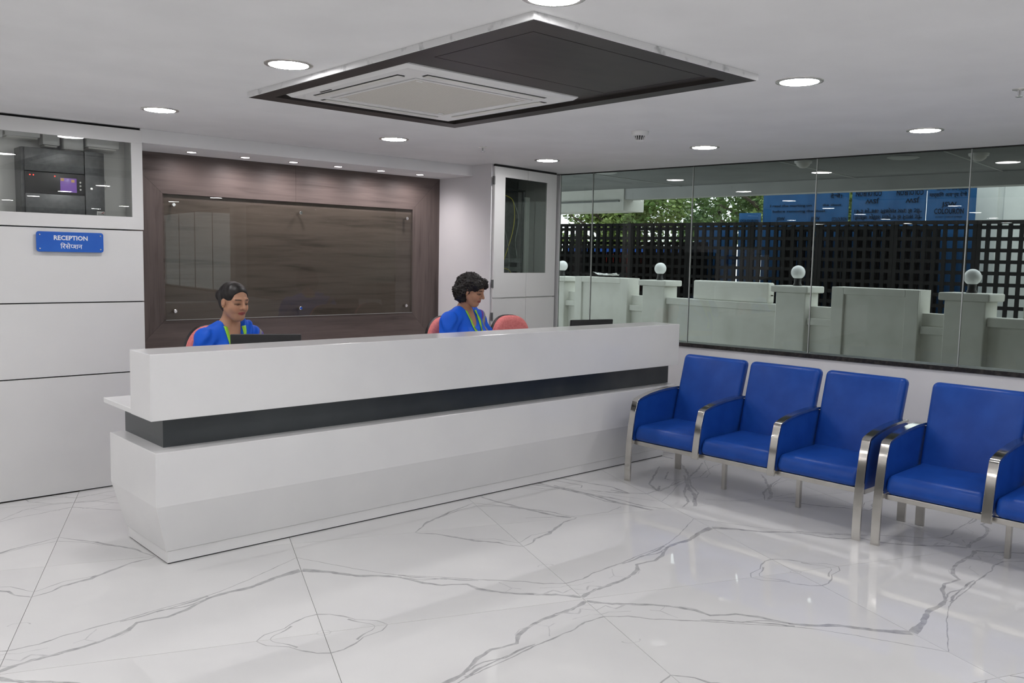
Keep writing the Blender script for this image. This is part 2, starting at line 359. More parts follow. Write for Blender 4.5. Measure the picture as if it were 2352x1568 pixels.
# wooden back wall
YW = 6.467
wb = struct(MB().box(2.05, 5.3, YW+.03, YW+.13, 0, ZC).build('wall_back', M['dark']))
xi0, xi1, zi0, zi1 = 2.428, 4.657, 1.059, 1.987; xo0, xo1, zo0, zo1 = 2.112, 4.96, .745, 2.279
g = .0008
def wp(poly, m, nm='panel', y0=YW, y1=YW+.03): return MB().prism(poly, 'y', y0, y1).build(nm, m, wb)
wp([(xo0, zo1), (xi0+g, zi1), (3.5-g, zi1), (3.5-g, zo1)], M['woodh']); wp([(3.5+g, zo1), (3.5+g, zi1), (xi1-g, zi1), (xo1, zo1)], M['woodh'])
wp([(xo0, zo0), (xi0+g, zi0), (xi1-g, zi0), (xo1, zo0)], M['woodh'])
wp([(xo0, zo0+.002), (xo0, zo1-.002), (xi0-g, zi1), (xi0-g, zi0)], M['woodv']); wp([(xo1, zo0+.002), (xo1, zo1-.002), (xi1+g, zi1), (xi1+g, zi0)], M['woodv'])
wp([(xo0, 0), (xo0, zo0-.002), (xo1, zo0-.002), (xo1, 0)], M['woodh'])
wp([(xi0, zi0), (xi0, zi1), (xi1, zi1), (xi1, zi0)], M['woodh'], 'inner_panel', YW+.022, YW+.03)
# soffit with return wall
struct(MB().box(2.112, 4.96, YL, 6.6, 2.279, ZC-.001).build('trim_1', M['ceiling']))['label'] = 'white soffit box above the wooden wall'
struct(MB().box(4.96, 5.08, 5.742, 6.6, 0, ZC-.001).build('wall_return', M['wall']))
struct(MB().prism([(5.10, 6.38), (XW(6.38)+.1, 6.38), (XW(6.6)+.1, 6.6), (5.10, 6.6)], 'z', 0, ZC-.001).build('wall_back_right', M['wall']))

# window wall: low wall, granite sill, frameless panes
def wpt(y, off=0): return (XW(y)+off*WN.x-0, y+off*WN.y*0)
def wprism(y0, y1, o0, o1, z0, z1, m=0, b=None):
    b = b or MB(); a = [(XW(y)+o*1.0048, y) for y, o in ((y0, o0), (y1, o0), (y1, o1), (y0, o1))]
    return b.prism(a, 'z', z0, z1, m)
lw = struct(wprism(YMIN, 6.38, 0, .12, 0, .848).build('wall_right', M['wall']))
struct(wprism(YMIN, 6.38, -.012, .16, .848, .880).build('trim_2', M['granite']))['label'] = 'black granite window sill strip'
w1 = struct(wprism(YMIN, 6.38, .03, .07, ZC-.006, ZC-.001).build('window_1', M['dark']))
ys = [5.93, 5.547, 4.501, 3.435, 2.364, 1.295, .226, -.84, -1.91, -2.98, -4.05, -5.1, -6.1]
tops = ZC-.006
for i in range(len(ys)-1):
    wprism(ys[i+1]+.003, ys[i]-.003, .045, .055, .880, tops).build('pane', M['glass'], w1)
    wprism(ys[i+1]-.003, ys[i+1]+.003, .044, .056, .880, tops).build('joint', M['silicone'], w1)
wprism(6.0-.07, 6.38, .04, .06, .880, tops).build('corner_strip', M['wall'], w1)

# ------------------------------------------------------------------ lamps
def make_downlight():
    t = thing('ceiling_downlight', 'x', 'ceiling light')
    MB().lathe([(.083, -.003), (.090, -.006), (.103, -.003), (.104, 0)], 40).build('trim_ring', M['trim'], t)
    MB().lathe([(0, -.0045), (.083, -.0045), (.083, -.001), (0, -.001)], 40).build('diffuser', M['led'], t)
    return t
vis = [((1.858, 3.492), 'lit round downlight left of the dark ceiling panel'), ((1.923, 5.138), 'lit round downlight above the left wall cabinet'),
 ((3.513, 5.104), 'lit round downlight in front of the wooden wall soffit'), ((5.080, 5.185), 'lit round downlight in front of the tall rack cabinet'),
 ((5.196, 3.724), 'lit round downlight right of the smoke detector'), ((5.365, 2.270), 'lit round downlight near the window at far right'),
 ((3.607, 2.091), 'lit round downlight right of the dark ceiling panel'), ((1.961, 1.99), 'lit round downlight cut by the top edge above the panel corner')]
dl = make_downlight(); first = True
def put_dl(x, y, label, group='round ceiling downlights'):
    global first
    o = dl if first else copy_tree(dl); first = False
    o.location = (x, y, ZC); o['label'] = label; o['group'] = group
for (x, y), lb in vis: put_dl(x, y, lb)
rear = 'round ceiling downlight seen only as a reflection in the window glass'
for x in (1.95, 3.60, 5.45):
    for y in (.45, -1.15, -2.75, -4.35, -5.95): put_dl(x, y, rear, 'downlights of the hall behind the camera')
for x in (-4.55, -2.92, -1.3, .32):
    for y in (5.12, 3.5, 2.0, .45, -1.15, -2.75, -4.35, -5.95): put_dl(x, y, rear, 'downlights of the hall behind the camera')
for x in (-4.55, -2.92, -1.3):
    for y in (6.75, 8.35, 9.95, 11.55, 13.15): put_dl(x, y, rear, 'downlights of the hall behind the camera')
def make_spot():
    t = thing('soffit_spotlight', 'x', 'spotlight')
    MB().lathe([(.031, -.002), (.034, -.004), (.040, -.002), (.041, 0)], 28).build('trim_ring', M['trim'], t)
    MB().lathe([(0, -.003), (.031, -.003), (.031, -.001), (0, -.001)], 28).build('diffuser', M['led2'], t)
    return t
sp0 = make_spot(); ordn = ['first', 'second', 'third', 'fourth', 'fifth', 'sixth']
for k, x in enumerate((2.558, 2.965, 3.362, 3.759, 4.172, 4.575)):
    o = sp0 if k == 0 else copy_tree(sp0)
    o.location = (x, 6.248, 2.279); o['label'] = '%s small soffit spotlight over the wooden wall counted from the left' % ordn[k]; o['group'] = 'small spotlights in the soffit'
    ld = bpy.data.lights.new('spot_beam', 'SPOT'); ld.energy = SPOT_W; ld.color = (1, .92, .94); ld.spot_size = math.radians(165); ld.spot_blend = 1.0; ld.shadow_soft_size = .03
    lo = bpy.data.objects.new('spot_beam', ld); COL.objects.link(lo); lo.parent = o; lo.location = (0, 0, -.02); lo.rotation_euler = (math.radians(6), 0, 0)

# ------------------------------------------------------------------ ceiling panel with cassette air conditioner
cx0, cx1, cy0, cy1 = 2.03, 3.355, 2.150, 4.232; ix0, ix1, iy0, iy1 = 2.115, 3.262, 2.245, 4.118
M['lip'] = noisy('patched_white_plaster', (.35, .36, .36), (.82, .82, .82), nscale=14, rough=.7, lo=.25, hi=.42)
cp = thing('ceiling_panel', 'dark wooden ceiling panel frame with white edge around the air conditioner', 'ceiling panel', ((cx0+cx1)/2, (cy0+cy1)/2, ZC))
ox, oy = cp.location.x, cp.location.y
def cb(x0, x1, y0, y1, z0, z1, nm, m): return MB().box(x0-ox, x1-ox, y0-oy, y1-oy, z0-ZC, z1-ZC).build(nm, m, cp)
zb = 2.345
for nm, a in (('border', [(cx0, cy0), (cx1, cy0), (ix1, iy0), (ix0, iy0)]), ('border', [(cx1, cy0), (cx1, cy1), (ix1, iy1), (ix1, iy0)]), ('border', [(cx1, cy1), (cx0, cy1), (ix0, iy1), (ix1, iy1)]), ('border', [(cx0, cy1), (cx0, cy0), (ix0, iy0), (ix0, iy1)])):
    MB().prism([(x-ox, y-oy) for x, y in a], 'z', zb-ZC, -.0005).build(nm, M['woodc'], cp)
for a in ((cx0-.006, cx1+.006, cy0-.006, cy0), (cx0-.006, cx1+.006, cy1, cy1+.006), (cx0-.006, cx0, cy0, cy1), (cx1, cx1+.006, cy0, cy1)): cb(*a, zb+.001, ZC-.0005, 'edge_strip', M['lip'])
# field: groove-separated boards
gx0, gx1, gy0, gy1 = 2.185, 3.205, 2.315, 2.885; gg = .0045
cb(ix0, ix1, iy0, iy1, 2.369, ZC-.0005, 'backing', M['dark'])
cb(gx0, gx1, gy0, gy1, 2.364, 2.369, 'access_hatch', M['woodc'])
cb(ix0, ix1, iy0, gy0-gg, 2.364, 2.369, 'board', M['woodc']); cb(ix0, ix1, gy1+gg, iy1, 2.364, 2.369, 'board', M['woodc'])
cb(ix0, gx0-gg, gy0-gg, gy1+gg, 2.364, 2.369, 'board', M['woodc']); cb(gx1+gg, ix1, gy0-gg, gy1+gg, 2.364, 2.369, 'board', M['woodc'])

gm = mat('intake_mesh', (.6, .57, .5), .6); nt = gm.node_tree; tc = nt.nodes.new('ShaderNodeTexCoord'); ck = nt.nodes.new('ShaderNodeTexBrick')
ck.offset = 0; ck.inputs['Color1'].default_value = (.44, .41, .35, 1); ck.inputs['Color2'].default_value = (.50, .47, .41, 1); ck.inputs['Mortar'].default_value = (.72, .70, .65, 1)
ck.inputs['Scale'].default_value = 1; ck.inputs['Mortar Size'].default_value = .0022; ck.inputs['Brick Width'].default_value = .011; ck.inputs['Row Height'].default_value = .011
nt.links.new(tc.outputs['Object'], ck.inputs['Vector']); nt.links.new(ck.outputs['Color'], nt.nodes['Principled BSDF'].inputs['Base Color'])
ac = thing('cassette_air_conditioner', 'white ceiling cassette air conditioner with square intake grille', 'air conditioner', (2.667, 3.555, 2.364))
AW = .515
b = MB(); z0, z1 = -.0005, -.020; i0 = .36
vs = []
for r, z in ((AW, z0), (AW, z0-.006), (AW-.018, z1), (.455, z1), (.452, z1+.0), (i0, z1), (i0, z1+.006)):
    vs += [(-r, -r, z), (r, -r, z), (r, r, z), (-r, r, z)]
fs = []
for k in range(6):
    for i in range(4): fs.append((4*k+i, 4*k+(i+1) % 4, 4*k+4+(i+1) % 4, 4*k+4+i))
fs.append((0, 3, 2, 1)); b.add(vs, fs); b.build('fascia', M['white'], ac)
fr = MB()
for k in range(4):
    a = k*math.pi/2; c_, s_ = math.cos(a), math.sin(a)
    def rot(p): return (p[0]*c_-p[1]*s_, p[0]*s_+p[1]*c_, p[2])
    q = MB().box(-.36, .36, -.452, -.412, z1-.0012, z1+.002); q.v = [rot(p) for p in q.v]; q.build('outlet_slot', M['dark'], ac)
    q = MB().rbox(-.352, .352, -.446, -.405, z1-.006, z1-.001, .002, 1); q.v = [rot(p) for p in q.v]; q.build('louvre_flap', M['offwhite'], ac)
MB().box(-.345, .345, -.345, .345, z1+.001, z1+.004).build('intake_grille', gm, ac)
q = MB()
for a in (-.345, .345): q.box(a-.008, a+.008, -.353, .353, z1-.003, z1+.003); q.box(-.337, .337, a-.008, a+.008, z1-.003, z1+.003)
q.build('grille_frame', M['white'], ac)
MB().rbox(-.475, -.463, .16, .26, z1-.002, z1+.002, .0015, 1).build('display_strip', M['black'], ac)
for x, y in ((-.3, .31), (.3, .31), (-.3, -.31), (.3, -.31)): MB().rbox(x-.018, x+.018, y-.006, y+.006, z1-.004, z1+.002, .002, 1).build('latch', M['white'], ac)

# smoke detector, sprinklers
sd = thing('smoke_detector', 'white round smoke detector on the ceiling', 'smoke detector', (4.326, 3.591, ZC))
MB().lathe([(0, -.028), (.044, -.028), (.052, -.020), (.055, -.004), (.055, 0)], 32).build('base', M['white'], sd)
q = MB().lathe([(0, -.062), (.020, -.062), (.026, -.056), (.026, -.054), (0, -.054)], 24); q.build('cap', M['white'], sd)
MB().lathe([(0, -.054), (.022, -.054), (.030, -.028), (0, -.028)], 20).build('chamber', M['dark'], sd)
for k in range(14):
    a = 2*math.pi*k/14; MB().tube([(.024*math.cos(a), .024*math.sin(a), -.056), (.036*math.cos(a), .036*math.sin(a), -.028)], .0028, 5).build('rib', M['white'], sd)
def sprinkler(loc, label):
    t = thing('sprinkler_head', label, 'sprinkler', loc, group='ceiling sprinkler heads')
    MB().lathe([(0, -.006), (.016, -.006), (.030, -.002), (.031, 0)], 24).build('escutcheon', M['trim'], t)
    MB().lathe([(0, -.028), (.007, -.028), (.009, -.006), (0, -.006)], 12).build('body', M['chrome'], t)
    MB().lathe([(0, -.034), (.015, -.034), (.016, -.032), (0, -.030)], 16).build('deflector', M['chrome'], t)
sprinkler((4.197, 4.96, ZC), 'small ceiling sprinkler head near the tall rack cabinet')
sprinkler((4.415, 1.457, ZC), 'small ceiling sprinkler head at the right picture edge')

# ------------------------------------------------------------------ reception desk
dk = thing('reception_desk', 'long white reception desk with charcoal band', 'reception desk', (1.606, 4.296, 0))
DX, DY = 1.606, 4.296
def db(x0, x1, y0, y1, z0, z1, nm, m, bv=.003):
    return bevel(MB().box(x0-DX, x1-DX, y0-DY, y1-DY, z0, z1).build(nm, m, dk), bv)
def desk_ring(nm, levels, m, bv):          # U-shaped plan: front, two ends, open knee space behind
    vs = []
    for z, x0, x1, y0, y1 in levels:
        for x, y in ((x0, y0), (x1, y0), (x1, y1), (5.50, y1), (5.50, 4.50), (1.70, 4.50), (1.70, y1), (x0, y1)): vs.append((x-DX, y-DY, z))
    n = len(levels); fs = []
    for q in (0, n-1):
        o = 8*q
        for f in ((0, 5, 6, 7), (0, 1, 4, 5), (1, 2, 3, 4)): fs.append(tuple(o+i for i in f))
    for k in range(n-1):
        for i in range(8): fs.append((8*k+i, 8*k+8+i, 8*k+8+(i+1) % 8, 8*k+(i+1) % 8))
    o = MB().add(vs, fs).build(nm, m, dk); return bevel(o, bv) if bv else o
desk_ring('plinth', [(.066, 1.606, 5.60, 4.296, 4.86), (.006, 1.606, 5.60, 4.296, 4.86)], M['desk'], .001)
desk_ring('shadow_gap', [(.006, 1.61, 5.59, 4.300, 4.85), (0, 1.61, 5.59, 4.300, 4.85)], M['dark'], 0)
desk_ring('lower_body', [(.591, 1.526, 5.64, 4.213, 4.875), (.322, 1.526, 5.64, 4.213, 4.875), (.068, 1.598, 5.61, 4.288, 4.865)], M['desk'], .003)
desk_ring('charcoal_band', [(.749, 1.605, 5.66, 4.324, 4.868), (.591, 1.605, 5.66, 4.324, 4.868)], M['band'], .001)
db(1.510, 5.64, 4.487, 4.915, .749, .776, 'worktop', M['desk'])
db(1.507, 5.64, 4.211, 4.487, .749, 1.074, 'upper_counter', M['desk'])

# ------------------------------------------------------------------ waiting benches
arm_curve = [(4.738, 0), (4.738, .10), (4.740, .2), (4.748, .30), (4.760, .390), (4.778, .495), (4.800, .568), (4.806, .580), (4.818, .587), (4.870, .603), (4.95, .620), (5.05, .633), (5.16, .641), (5.26, .643), (5.30, .641)]
def band_strip(pts, y0, y1, th):
    n = len(pts); inn = []
    for i, p in enumerate(pts):
        a = Vector(pts[max(i-1, 0)]); c = Vector(pts[min(i+1, n-1)]); t = (c-a).normalized(); inn.append((p[0]+t.y*th, p[1]-t.x*th))
    vs = []
    for (x, z), (xx, zz) in zip(pts, inn): vs += [(x, y0, z), (x, y1, z), (xx, y1, zz), (xx, y0, zz)]
    fs = [(0, 1, 2, 3), tuple(4*(n-1)+k for k in (3, 2, 1, 0))]
    for i in range(n-1):
        for k in range(4): fs.append((4*i+k, 4*i+4+k, 4*i+4+(k+1) % 4, 4*i+(k+1) % 4))
    return MB().add(vs, fs, 0, True), inn
BX = 4.74
def make_bench(label):
    t = thing('waiting_bench', label, 'bench', (BX, 0, 0), group='blue three-seat waiting benches')
    P = .565
    for k in range(4):
        yc = -k*P; end = k in (0, 3)
        pts = [(x-BX, z) for x, z in (arm_curve if end else [(4.7445, .262)]+arm_curve[3:])]
        mb, inn = band_strip(pts, yc-.025, yc+.025, .016)
        o = mb.build('armrest_frame', M['steel'], t, sharp=True); bevel(o, .002)
        fill = [p for p in inn if p[1] > .29 and p[0] < 5.285-BX]
        fill = [(fill[0][0]-.004, .293)]+fill+[(5.30-BX, .618), (5.27-BX, .50), (5.235-BX, .293)]
        MB().prism(fill, 'y', yc-.019, yc+.019).build('side_panel', M['vinyl'], t)
        bevel(MB().box(.055, .56, yc-.015, yc+.015, .262, .292).build('cross_rail', M['rail'], t), .002)
        if end:
            bevel(MB().box(.585, .603, yc-.025, yc+.025, 0, .30).build('rear_leg', M['rail'], t), .002)
        else:
            bevel(MB().box(.352, .380, yc-.014, yc+.014, 0, .262).build('support_leg', M['rail'], t), .002)
    for x in (.048, .57): bevel(MB().box(x, x+.03, -3*P+.022, -.022, .262, .292).build('front_rail' if x < .3 else 'rear_rail', M['rail'], t), .002)
    for k in range(3):
        yc = -(k+.5)*P; hw = .257
        b = MB().rbox(.025, .53, yc-hw, yc+hw, .294, .412, .036, 4)
        b.v = [(x+.02*max(0, (z-.33)/.08), y, z+(.012*math.sin(min(1, max(0, (x-.02)/.25))*math.pi/2)-.01*max(0, x-.2)/.3 if z > .35 else 0)-(.012 if z > .35 and x < .08 else 0)) for x, y, z in b.v]
        b.build('seat', M['vinyl'], t)
        bm = bmesh.new(); bmesh.ops.create_cube(bm, size=1)
        bmesh.ops.subdivide_edges(bm, edges=bm.edges[:], cuts=1, use_grid_fill=True); bm.free()
        b = MB().rbox(0, .085, yc-.262, yc+.262, .36, .885, .034, 4)
        def sh(p):
            x, y, z = p; dz = z-.36; yy = abs(y-yc)/.262
            wob = -.008*(1-yy*yy) if x < .04 else 0
            return (.445+x+dz*.27+wob, y+(y-yc)*(.0 if z > .6 else -.02), z-(x*.12 if z > .8 else 0))
        b.v = [sh(p) for p in b.v]; br = b.build('backrest', M['vinyl'], t)
        # piped seam near the front edge of the backrest side
        pts = [sh((.018, yc-.2635, z)) for z in (.42, .5, .6, .7, .8, .85)]
        MB().tube(pts, .0016, 5).build('seam', M['vinyl'], br)
    return t
bn = make_bench('blue vinyl three-seat bench with steel arms next to the reception desk'); bn.location = (BX, 3.95, 0)
b2 = copy_tree(bn); b2.location = (BX, 2.143, 0); b2['label'] = 'blue vinyl bench with steel arms cut by the right picture edge'

# ------------------------------------------------------------------ glass board on the wooden wall
gb = thing('glass_display_board', 'clear glass panel held by six steel studs on the wooden wall', 'glass panel', (3.5425, YW, 1.06))
MB().box(-1.108, 1.108, -.014, -.006, .004, .924).build('glass_sheet', M['board'], gb)
MB().box(-1.108, 1.108, -.0145, -.0055, .0015, .004).build('polished_edge', M['silicone'], gb)
for x, z in ((2.496, 1.909), (3.526, 1.901), (4.576, 1.903), (2.495, 1.129), (3.522, 1.128), (4.573, 1.127)):
    s_ = MB().lathe([(0, .040), (.011, .040), (.014, .037), (.014, .024), (.009, .0235), (.009, -.022), (0, -.022)], 20, axis='y')
    s_.v = [(x_+x-3.5425, y_-.0, z_+z-1.06) for x_, y_, z_ in s_.v]; s_.build('stud', M['chrome'], gb)

# ------------------------------------------------------------------ left wall cabinet with fire alarm panel
wc = thing('wall_cabinet', 'white wall cabinet with glass front above the reception sign', 'cabinet', (1.33, YL, 1.706))
def wcb(x0, x1, y0, y1, z0, z1, nm, m, par=wc, bv=0):
    o = MB().box(x0-1.33, x1-1.33, y0-YL, y1-YL, z0-1.706, z1-1.706).build(nm, m, par); return bevel(o, bv) if bv else o
X0, X1, Z0, Z1 = .55, 2.119, 1.706, 2.356; wx0, wx1, wz0, wz1 = .70, 2.048, 1.788, 2.270; fy = YL-.010
d_ = wcb(X0, X1, fy, fy+.02, Z0, wz0, 'door', M['lamin'], wc, .001)
for a in ((X0, wx0, wz0, wz1), (wx1, X1, wz0, wz1), (X0, X1, wz1, Z1)): wcb(a[0], a[1], fy, fy+.02, a[2], a[3], 'door_frame', M['lamin'], wc, .001)
wcb(wx0, wx1, fy+.006, fy+.011, wz0, wz1, 'glass_pane', M['cglass'])
wcb(X0, X1-.002, YL+.27, YL+.29, Z0, Z1, 'back_panel', M['lamin']); wcb(X0, X1-.002, YL+.012, YL+.27, Z0, Z0+.018, 'bottom_panel', M['lamin']); wcb(X0, X1-.002, YL+.012, YL+.27, Z1-.018, Z1, 'top_panel', M['lamin'])
wcb(X1-.02, X1-.002, YL+.012, YL+.27, Z0+.018, Z1-.018, 'side_panel', M['lamin']); wcb(X0, X0+.018, YL+.012, YL+.27, Z0+.018, Z1-.018, 'side_panel', M['lamin'])
wcb(X0, X1-.004, YL+.02, 6.5, Z1, ZC-.001, 'shadow_gap', M['dark'])
fp = thing('fire_alarm_panel', 'grey fire alarm control panel with purple screen inside the wall cabinet', 'control panel', (1.668, 6.262, 1.796))
fp.scale = (.98, .98, .98)
FX = 1.70
def fpb(x0, x1, y0, y1, z0, z1, nm, m, par=fp, r=.004):
    return MB().rbox(x0-FX, x1-FX, y0-6.393, y1-6.393, z0-1.80, z1-1.80, r, 2).build(nm, m, par)
fpb(1.452, 1.955, 6.24, 6.392, 1.735, 2.21, 'housing', M['panelgrey'], fp, .008)
fpb(1.470, 1.823, 6.215, 6.242, 2.060, 2.205, 'upper_cover', M['panelgrey']); fpb(1.470, 1.823, 6.222, 6.242, 1.922, 2.058, 'display_strip', M['black'])
fpb(1.470, 1.823, 6.215, 6.242, 1.740, 1.920, 'lower_cover', M['panelgrey'])
b = MB(); pr = []
for k in range(9):
    f = k/8; pr.append((1.826-FX+f*.128, 6.21-6.393+.03*f*f))
b.prism(pr+[(1.954-FX, -.15), (1.826-FX, -.15)], 'z', -.062, .408, smooth=True); b.build('side_door', M['panelgrey'], fp)
sc = fpb(1.676, 1.775, 6.2195, 6.223, 1.937, 2.028, 'screen', M['screen'], fp, .001)
for xx, zz in ((1.688, 2.018), (1.752, 2.012)): MB().box(xx-.010-FX, xx+.010-FX, -.1742, -.1738, zz-.010-1.8, zz+.008-1.8).build('screen_block', M['screen2'], sc)
for zz in (2.005, 1.982, 1.958):
    q = MB().lathe([(0, .006), (.006, .006), (.007, 0), (0, 0)], 14, axis='y'); q.v = [(x+1.797-FX, y-.171, z+zz-1.8) for x, y, z in q.v]; q.build('button', M['trim'], fp)
for xx in (1.50, 1.52, 1.645):
    q = MB().lathe([(0, .004), (.0035, .003), (.004, 0), (0, 0)], 10, axis='y'); q.v = [(x+xx-FX, y-.171, z+2.035-1.8) for x, y, z in q.v]; q.build('indicator', M['redled'], fp)
q = MB().lathe([(0, .010), (.008, .010), (.011, .006), (.011, 0), (0, 0)], 18, axis='y'); q.v = [(x+1.862-FX, y-.179, z+1.968-1.8) for x, y, z in q.v]; q.build('lock', M['chrome'], fp)
bd = MB().box(-.0275, .0275, -.003, .003, -.0135, .0135).build('badge', M['white'], fp, (1.9205-FX, -.1715, .0105)); bd.rotation_euler = (0, 0, math.radians(18))
text('badge_lettering', 'COOPER', .015, M['black'], bd, (0, -.0034, -.0105), bold=.0004, width=.048)
MB().prism([(.004, .002), (.022, .010), (.022, .005), (.004, -.001)], 'y', -.0036, -.003).build('badge_stripe', M['vanred'], bd)
cbp = [(1.955, 6.34, 2.10), (1.972, 6.33, 2.07), (1.985, 6.32, 2.03), (1.988, 6.32, 1.99), (1.975, 6.32, 1.96), (1.957, 6.33, 1.95)]
MB().tube([(x-FX, y-6.393, z-1.8) for x, y, z in cbp], .004, 8).build('cable', M['cablew'], fp)
# white cable ducts in the cabinet top
for k, (x0, x1, z0, z1, y0) in enumerate(((.75, 1.36, 2.245, 2.337, 6.20), (1.38, 1.58, 2.262, 2.337, 6.22), (1.60, 1.70, 2.225, 2.337, 6.24), (1.72, 1.84, 2.205, 2.337, 6.22), (1.86, 2.06, 2.235, 2.337, 6.20))):
    t = thing('cable_duct', ['long white cable duct box at the top left inside the wall cabinet', 'flat white cable duct cover above the grey alarm panel', 'narrow white cable duct box above the alarm panel', 'deep white cable duct box above the alarm panel door', 'wide white cable duct box in the top right cabinet corner'][k], 'cable duct', ((x0+x1)/2*.98, 6.262, z0-.012), group='white cable ducts inside the wall cabinet')
    c = (x0+x1)/2
    MB().rbox(x0-c, x1-c, (y0-6.39)*.7, 0, .012, z1-z0, .006, 2).build('body', M['white'], t); MB().rbox(x0-c+.012, x1-c-.012, (y0-6.39)*.7+.015, 0, 0, .014, .004, 1).build('cover', M['offwhite'], t)

# ------------------------------------------------------------------ reception sign
sg = thing('reception_sign', 'blue reception sign with white English and Hindi lettering', 'sign', (1.661, YL, 1.613))
b = MB(); rr = .016; hw, hh = .1965, .0625; pl = []
for cx_, cz_, a0 in ((hw-rr, hh-rr, 0), (-hw+rr, hh-rr, 90), (-hw+rr, -hh+rr, 180), (hw-rr, -hh+rr, 270)):
    for k in range(7): a = math.radians(a0+15*k); pl.append((cx_+rr*math.cos(a), cz_+rr*math.sin(a)))
bevel(b.prism(pl, 'y', -.026, -.021).build('plate', M['signblue'], sg), .001)
for x in (-.177, .177):
    for z in (-.043, .043):
        q = MB().lathe([(0, .031), (.004, .0305), (.0055, .028), (.0055, 0), (0, 0)], 14, axis='y'); q.v = [(x_+x, y_, z_+z) for x_, y_, z_ in q.v]; q.build('screw', M['chrome'], sg)
text('english_lettering', 'RECEPTION', .038, M['signwhite'], sg, (0.002, -.0265, .0125), bold=.0011, width=.198)
def deva(parent):
    # glyphs placed one by one: short i + ra, sa + e, half pa + sha, na
    bm = bmesh.new(); x = 0.; size = .040
    def addg(ch, x, cut=None):
        me = text_mesh(ch, size, .0003, 'LEFT'); b_ = bmesh.new(); b_.from_mesh(me); bpy.data.meshes.remove(me)
        if not b_.verts: b_.free(); return x
        xs = [v.co.x for v in b_.verts]; x1 = max(xs)
        if cut is not None:
            bmesh.ops.bisect_plane(b_, geom=b_.verts[:]+b_.edges[:]+b_.faces[:], plane_co=(x1*cut, 0, 0), plane_no=(1, 0, 0), clear_outer=True); x1 = x1*cut
        bmesh.ops.translate(b_, verts=b_.verts, vec=(x, 0, 0))
        me2 = bpy.data.meshes.new('g'); b_.to_mesh(me2); b_.free(); bm.from_mesh(me2); bpy.data.meshes.remove(me2)
        return x+x1-.0006
    x = addg('\u093f\u0930', x); x = addg('\u0938\u0947', x); x = addg('\u092a', x, .70); x = addg('\u0936', x); x = addg('\u0928', x)
    me = bpy.data.meshes.new('hindi_lettering'); bm.to_mesh(me); bm.free(); me.materials.append(M['signwhite'])
    if len(me.vertices):
        xs = [v.co.x for v in me.vertices]; w_ = max(xs)-min(xs); k = .128/w_
        for v in me.vertices: v.co.x = (v.co.x-(max(xs)+min(xs))/2)*k
    o = link('hindi_lettering', me, parent, (.004, -.0265, -.041)); o.rotation_euler = (math.pi/2, 0, 0)
deva(sg)

# ------------------------------------------------------------------ tall rack cabinet in the corner
RA = Vector((4.965, 5.712)); RB = Vector((5.955, 5.868)); rang = math.atan2(RB.y-RA.y, RB.x-RA.x)
rc = thing('rack_cabinet', 'tall white two-door cabinet with glass window beside the window wall', 'cabinet', (RA.x, RA.y, 0), rang)
RWD = .915; H_ = 2.352; mid = .475; zg = 1.218; kz0, kz1 = 1.44, 2.268; kx0, kx1 = .155, .775; t_ = .02
def rb(x0, x1, y0, y1, z0, z1, nm, m, par=rc, bv=0):
    o = MB().box(x0, x1, y0, y1, z0, z1).build(nm, m, par); return bevel(o, bv) if bv else o
for a, c, lo, hi in ((.012, mid-.003, kx0, mid-.003), (mid+.003, RWD, mid+.003, kx1)):
    b = MB(); b.box(a, c, 0, t_, zg+.006, kz0).box(a, c, 0, t_, kz1, H_)
    if a < lo-.001: b.box(a, lo, 0, t_, kz0, kz1)
    if hi < c-.001: b.box(hi, c, 0, t_, kz0, kz1)
    dd = b.build('upper_door', M['lamin'], rc)
    rb(lo, hi, .008, .012, kz0, kz1, 'door_glass', M['cglassd'], dd)
    rb(a, c, 0, t_, .06, zg-.006, 'lower_door', M['lamin'], rc, .001)
rb(.012, RWD, .006, t_, .0, .055, 'kick_board', M['lamin'])
for z in (2.23, 1.345, 1.06, .2):
    rb(-.004, .012, -.004, .012, z-.035, z+.035, 'hinge', M['panelgrey'])
DP = .46
rb(.142, .154, .022, DP, 0, H_, 'side_panel', M['lamin']); rb(.012, .142, .012, .022, 0, H_, 'filler_strip', M['lamin']); rb(RWD-.018, RWD, .022, DP, 0, H_, 'side_panel', M['lamin']); rb(.154, RWD-.018, DP-.015, DP, 0, H_, 'back_panel', M['panelgrey'])
rb(.154, RWD-.018, .022, DP-.015, zg-.009, zg+.009, 'shelf', M['lamin']); rb(.154, RWD-.018, .022, DP-.015, H_-.018, H_, 'top_panel', M['dark'])
rb(.02, RWD, .004, .02, H_, ZC-.001, 'shadow_gap', M['dark'])
ma = rc.matrix_basis.copy() if False else Matrix.Translation((RA.x, RA.y, 0)) @ Matrix.Rotation(rang, 4, 'Z')
def rthing(name, label, cat, x, y, z): p = ma @ Vector((x, y, z)); return thing(name, label, cat, p, rang)
rk = rthing('network_rack', 'black network rack frame behind the cabinet window', 'network rack', .165, .12, zg+.009)
for x in (.0, .40):
    bx = MB().box(x, x+.03, 0, .02, 0, .95); bx.build('upright', M['black'] if x < .2 else M['panelgrey'], rk)
MB().box(0, .43, .0, .25, .95, .965).build('top_plate', M['black'], rk); MB().box(0, .43, .24, .25, .0, .95).build('rear_plate', M['black'], rk)
MB().box(.405, .47, -.02, -.008, .05, .9).build('door_edge', M['fascia'], rk)
for z in (.12, .22, .30): MB().rbox(.03, .40, .01, .2, z, z+.044, .003, 1).build('switch_unit', M['panelgrey'], rk)
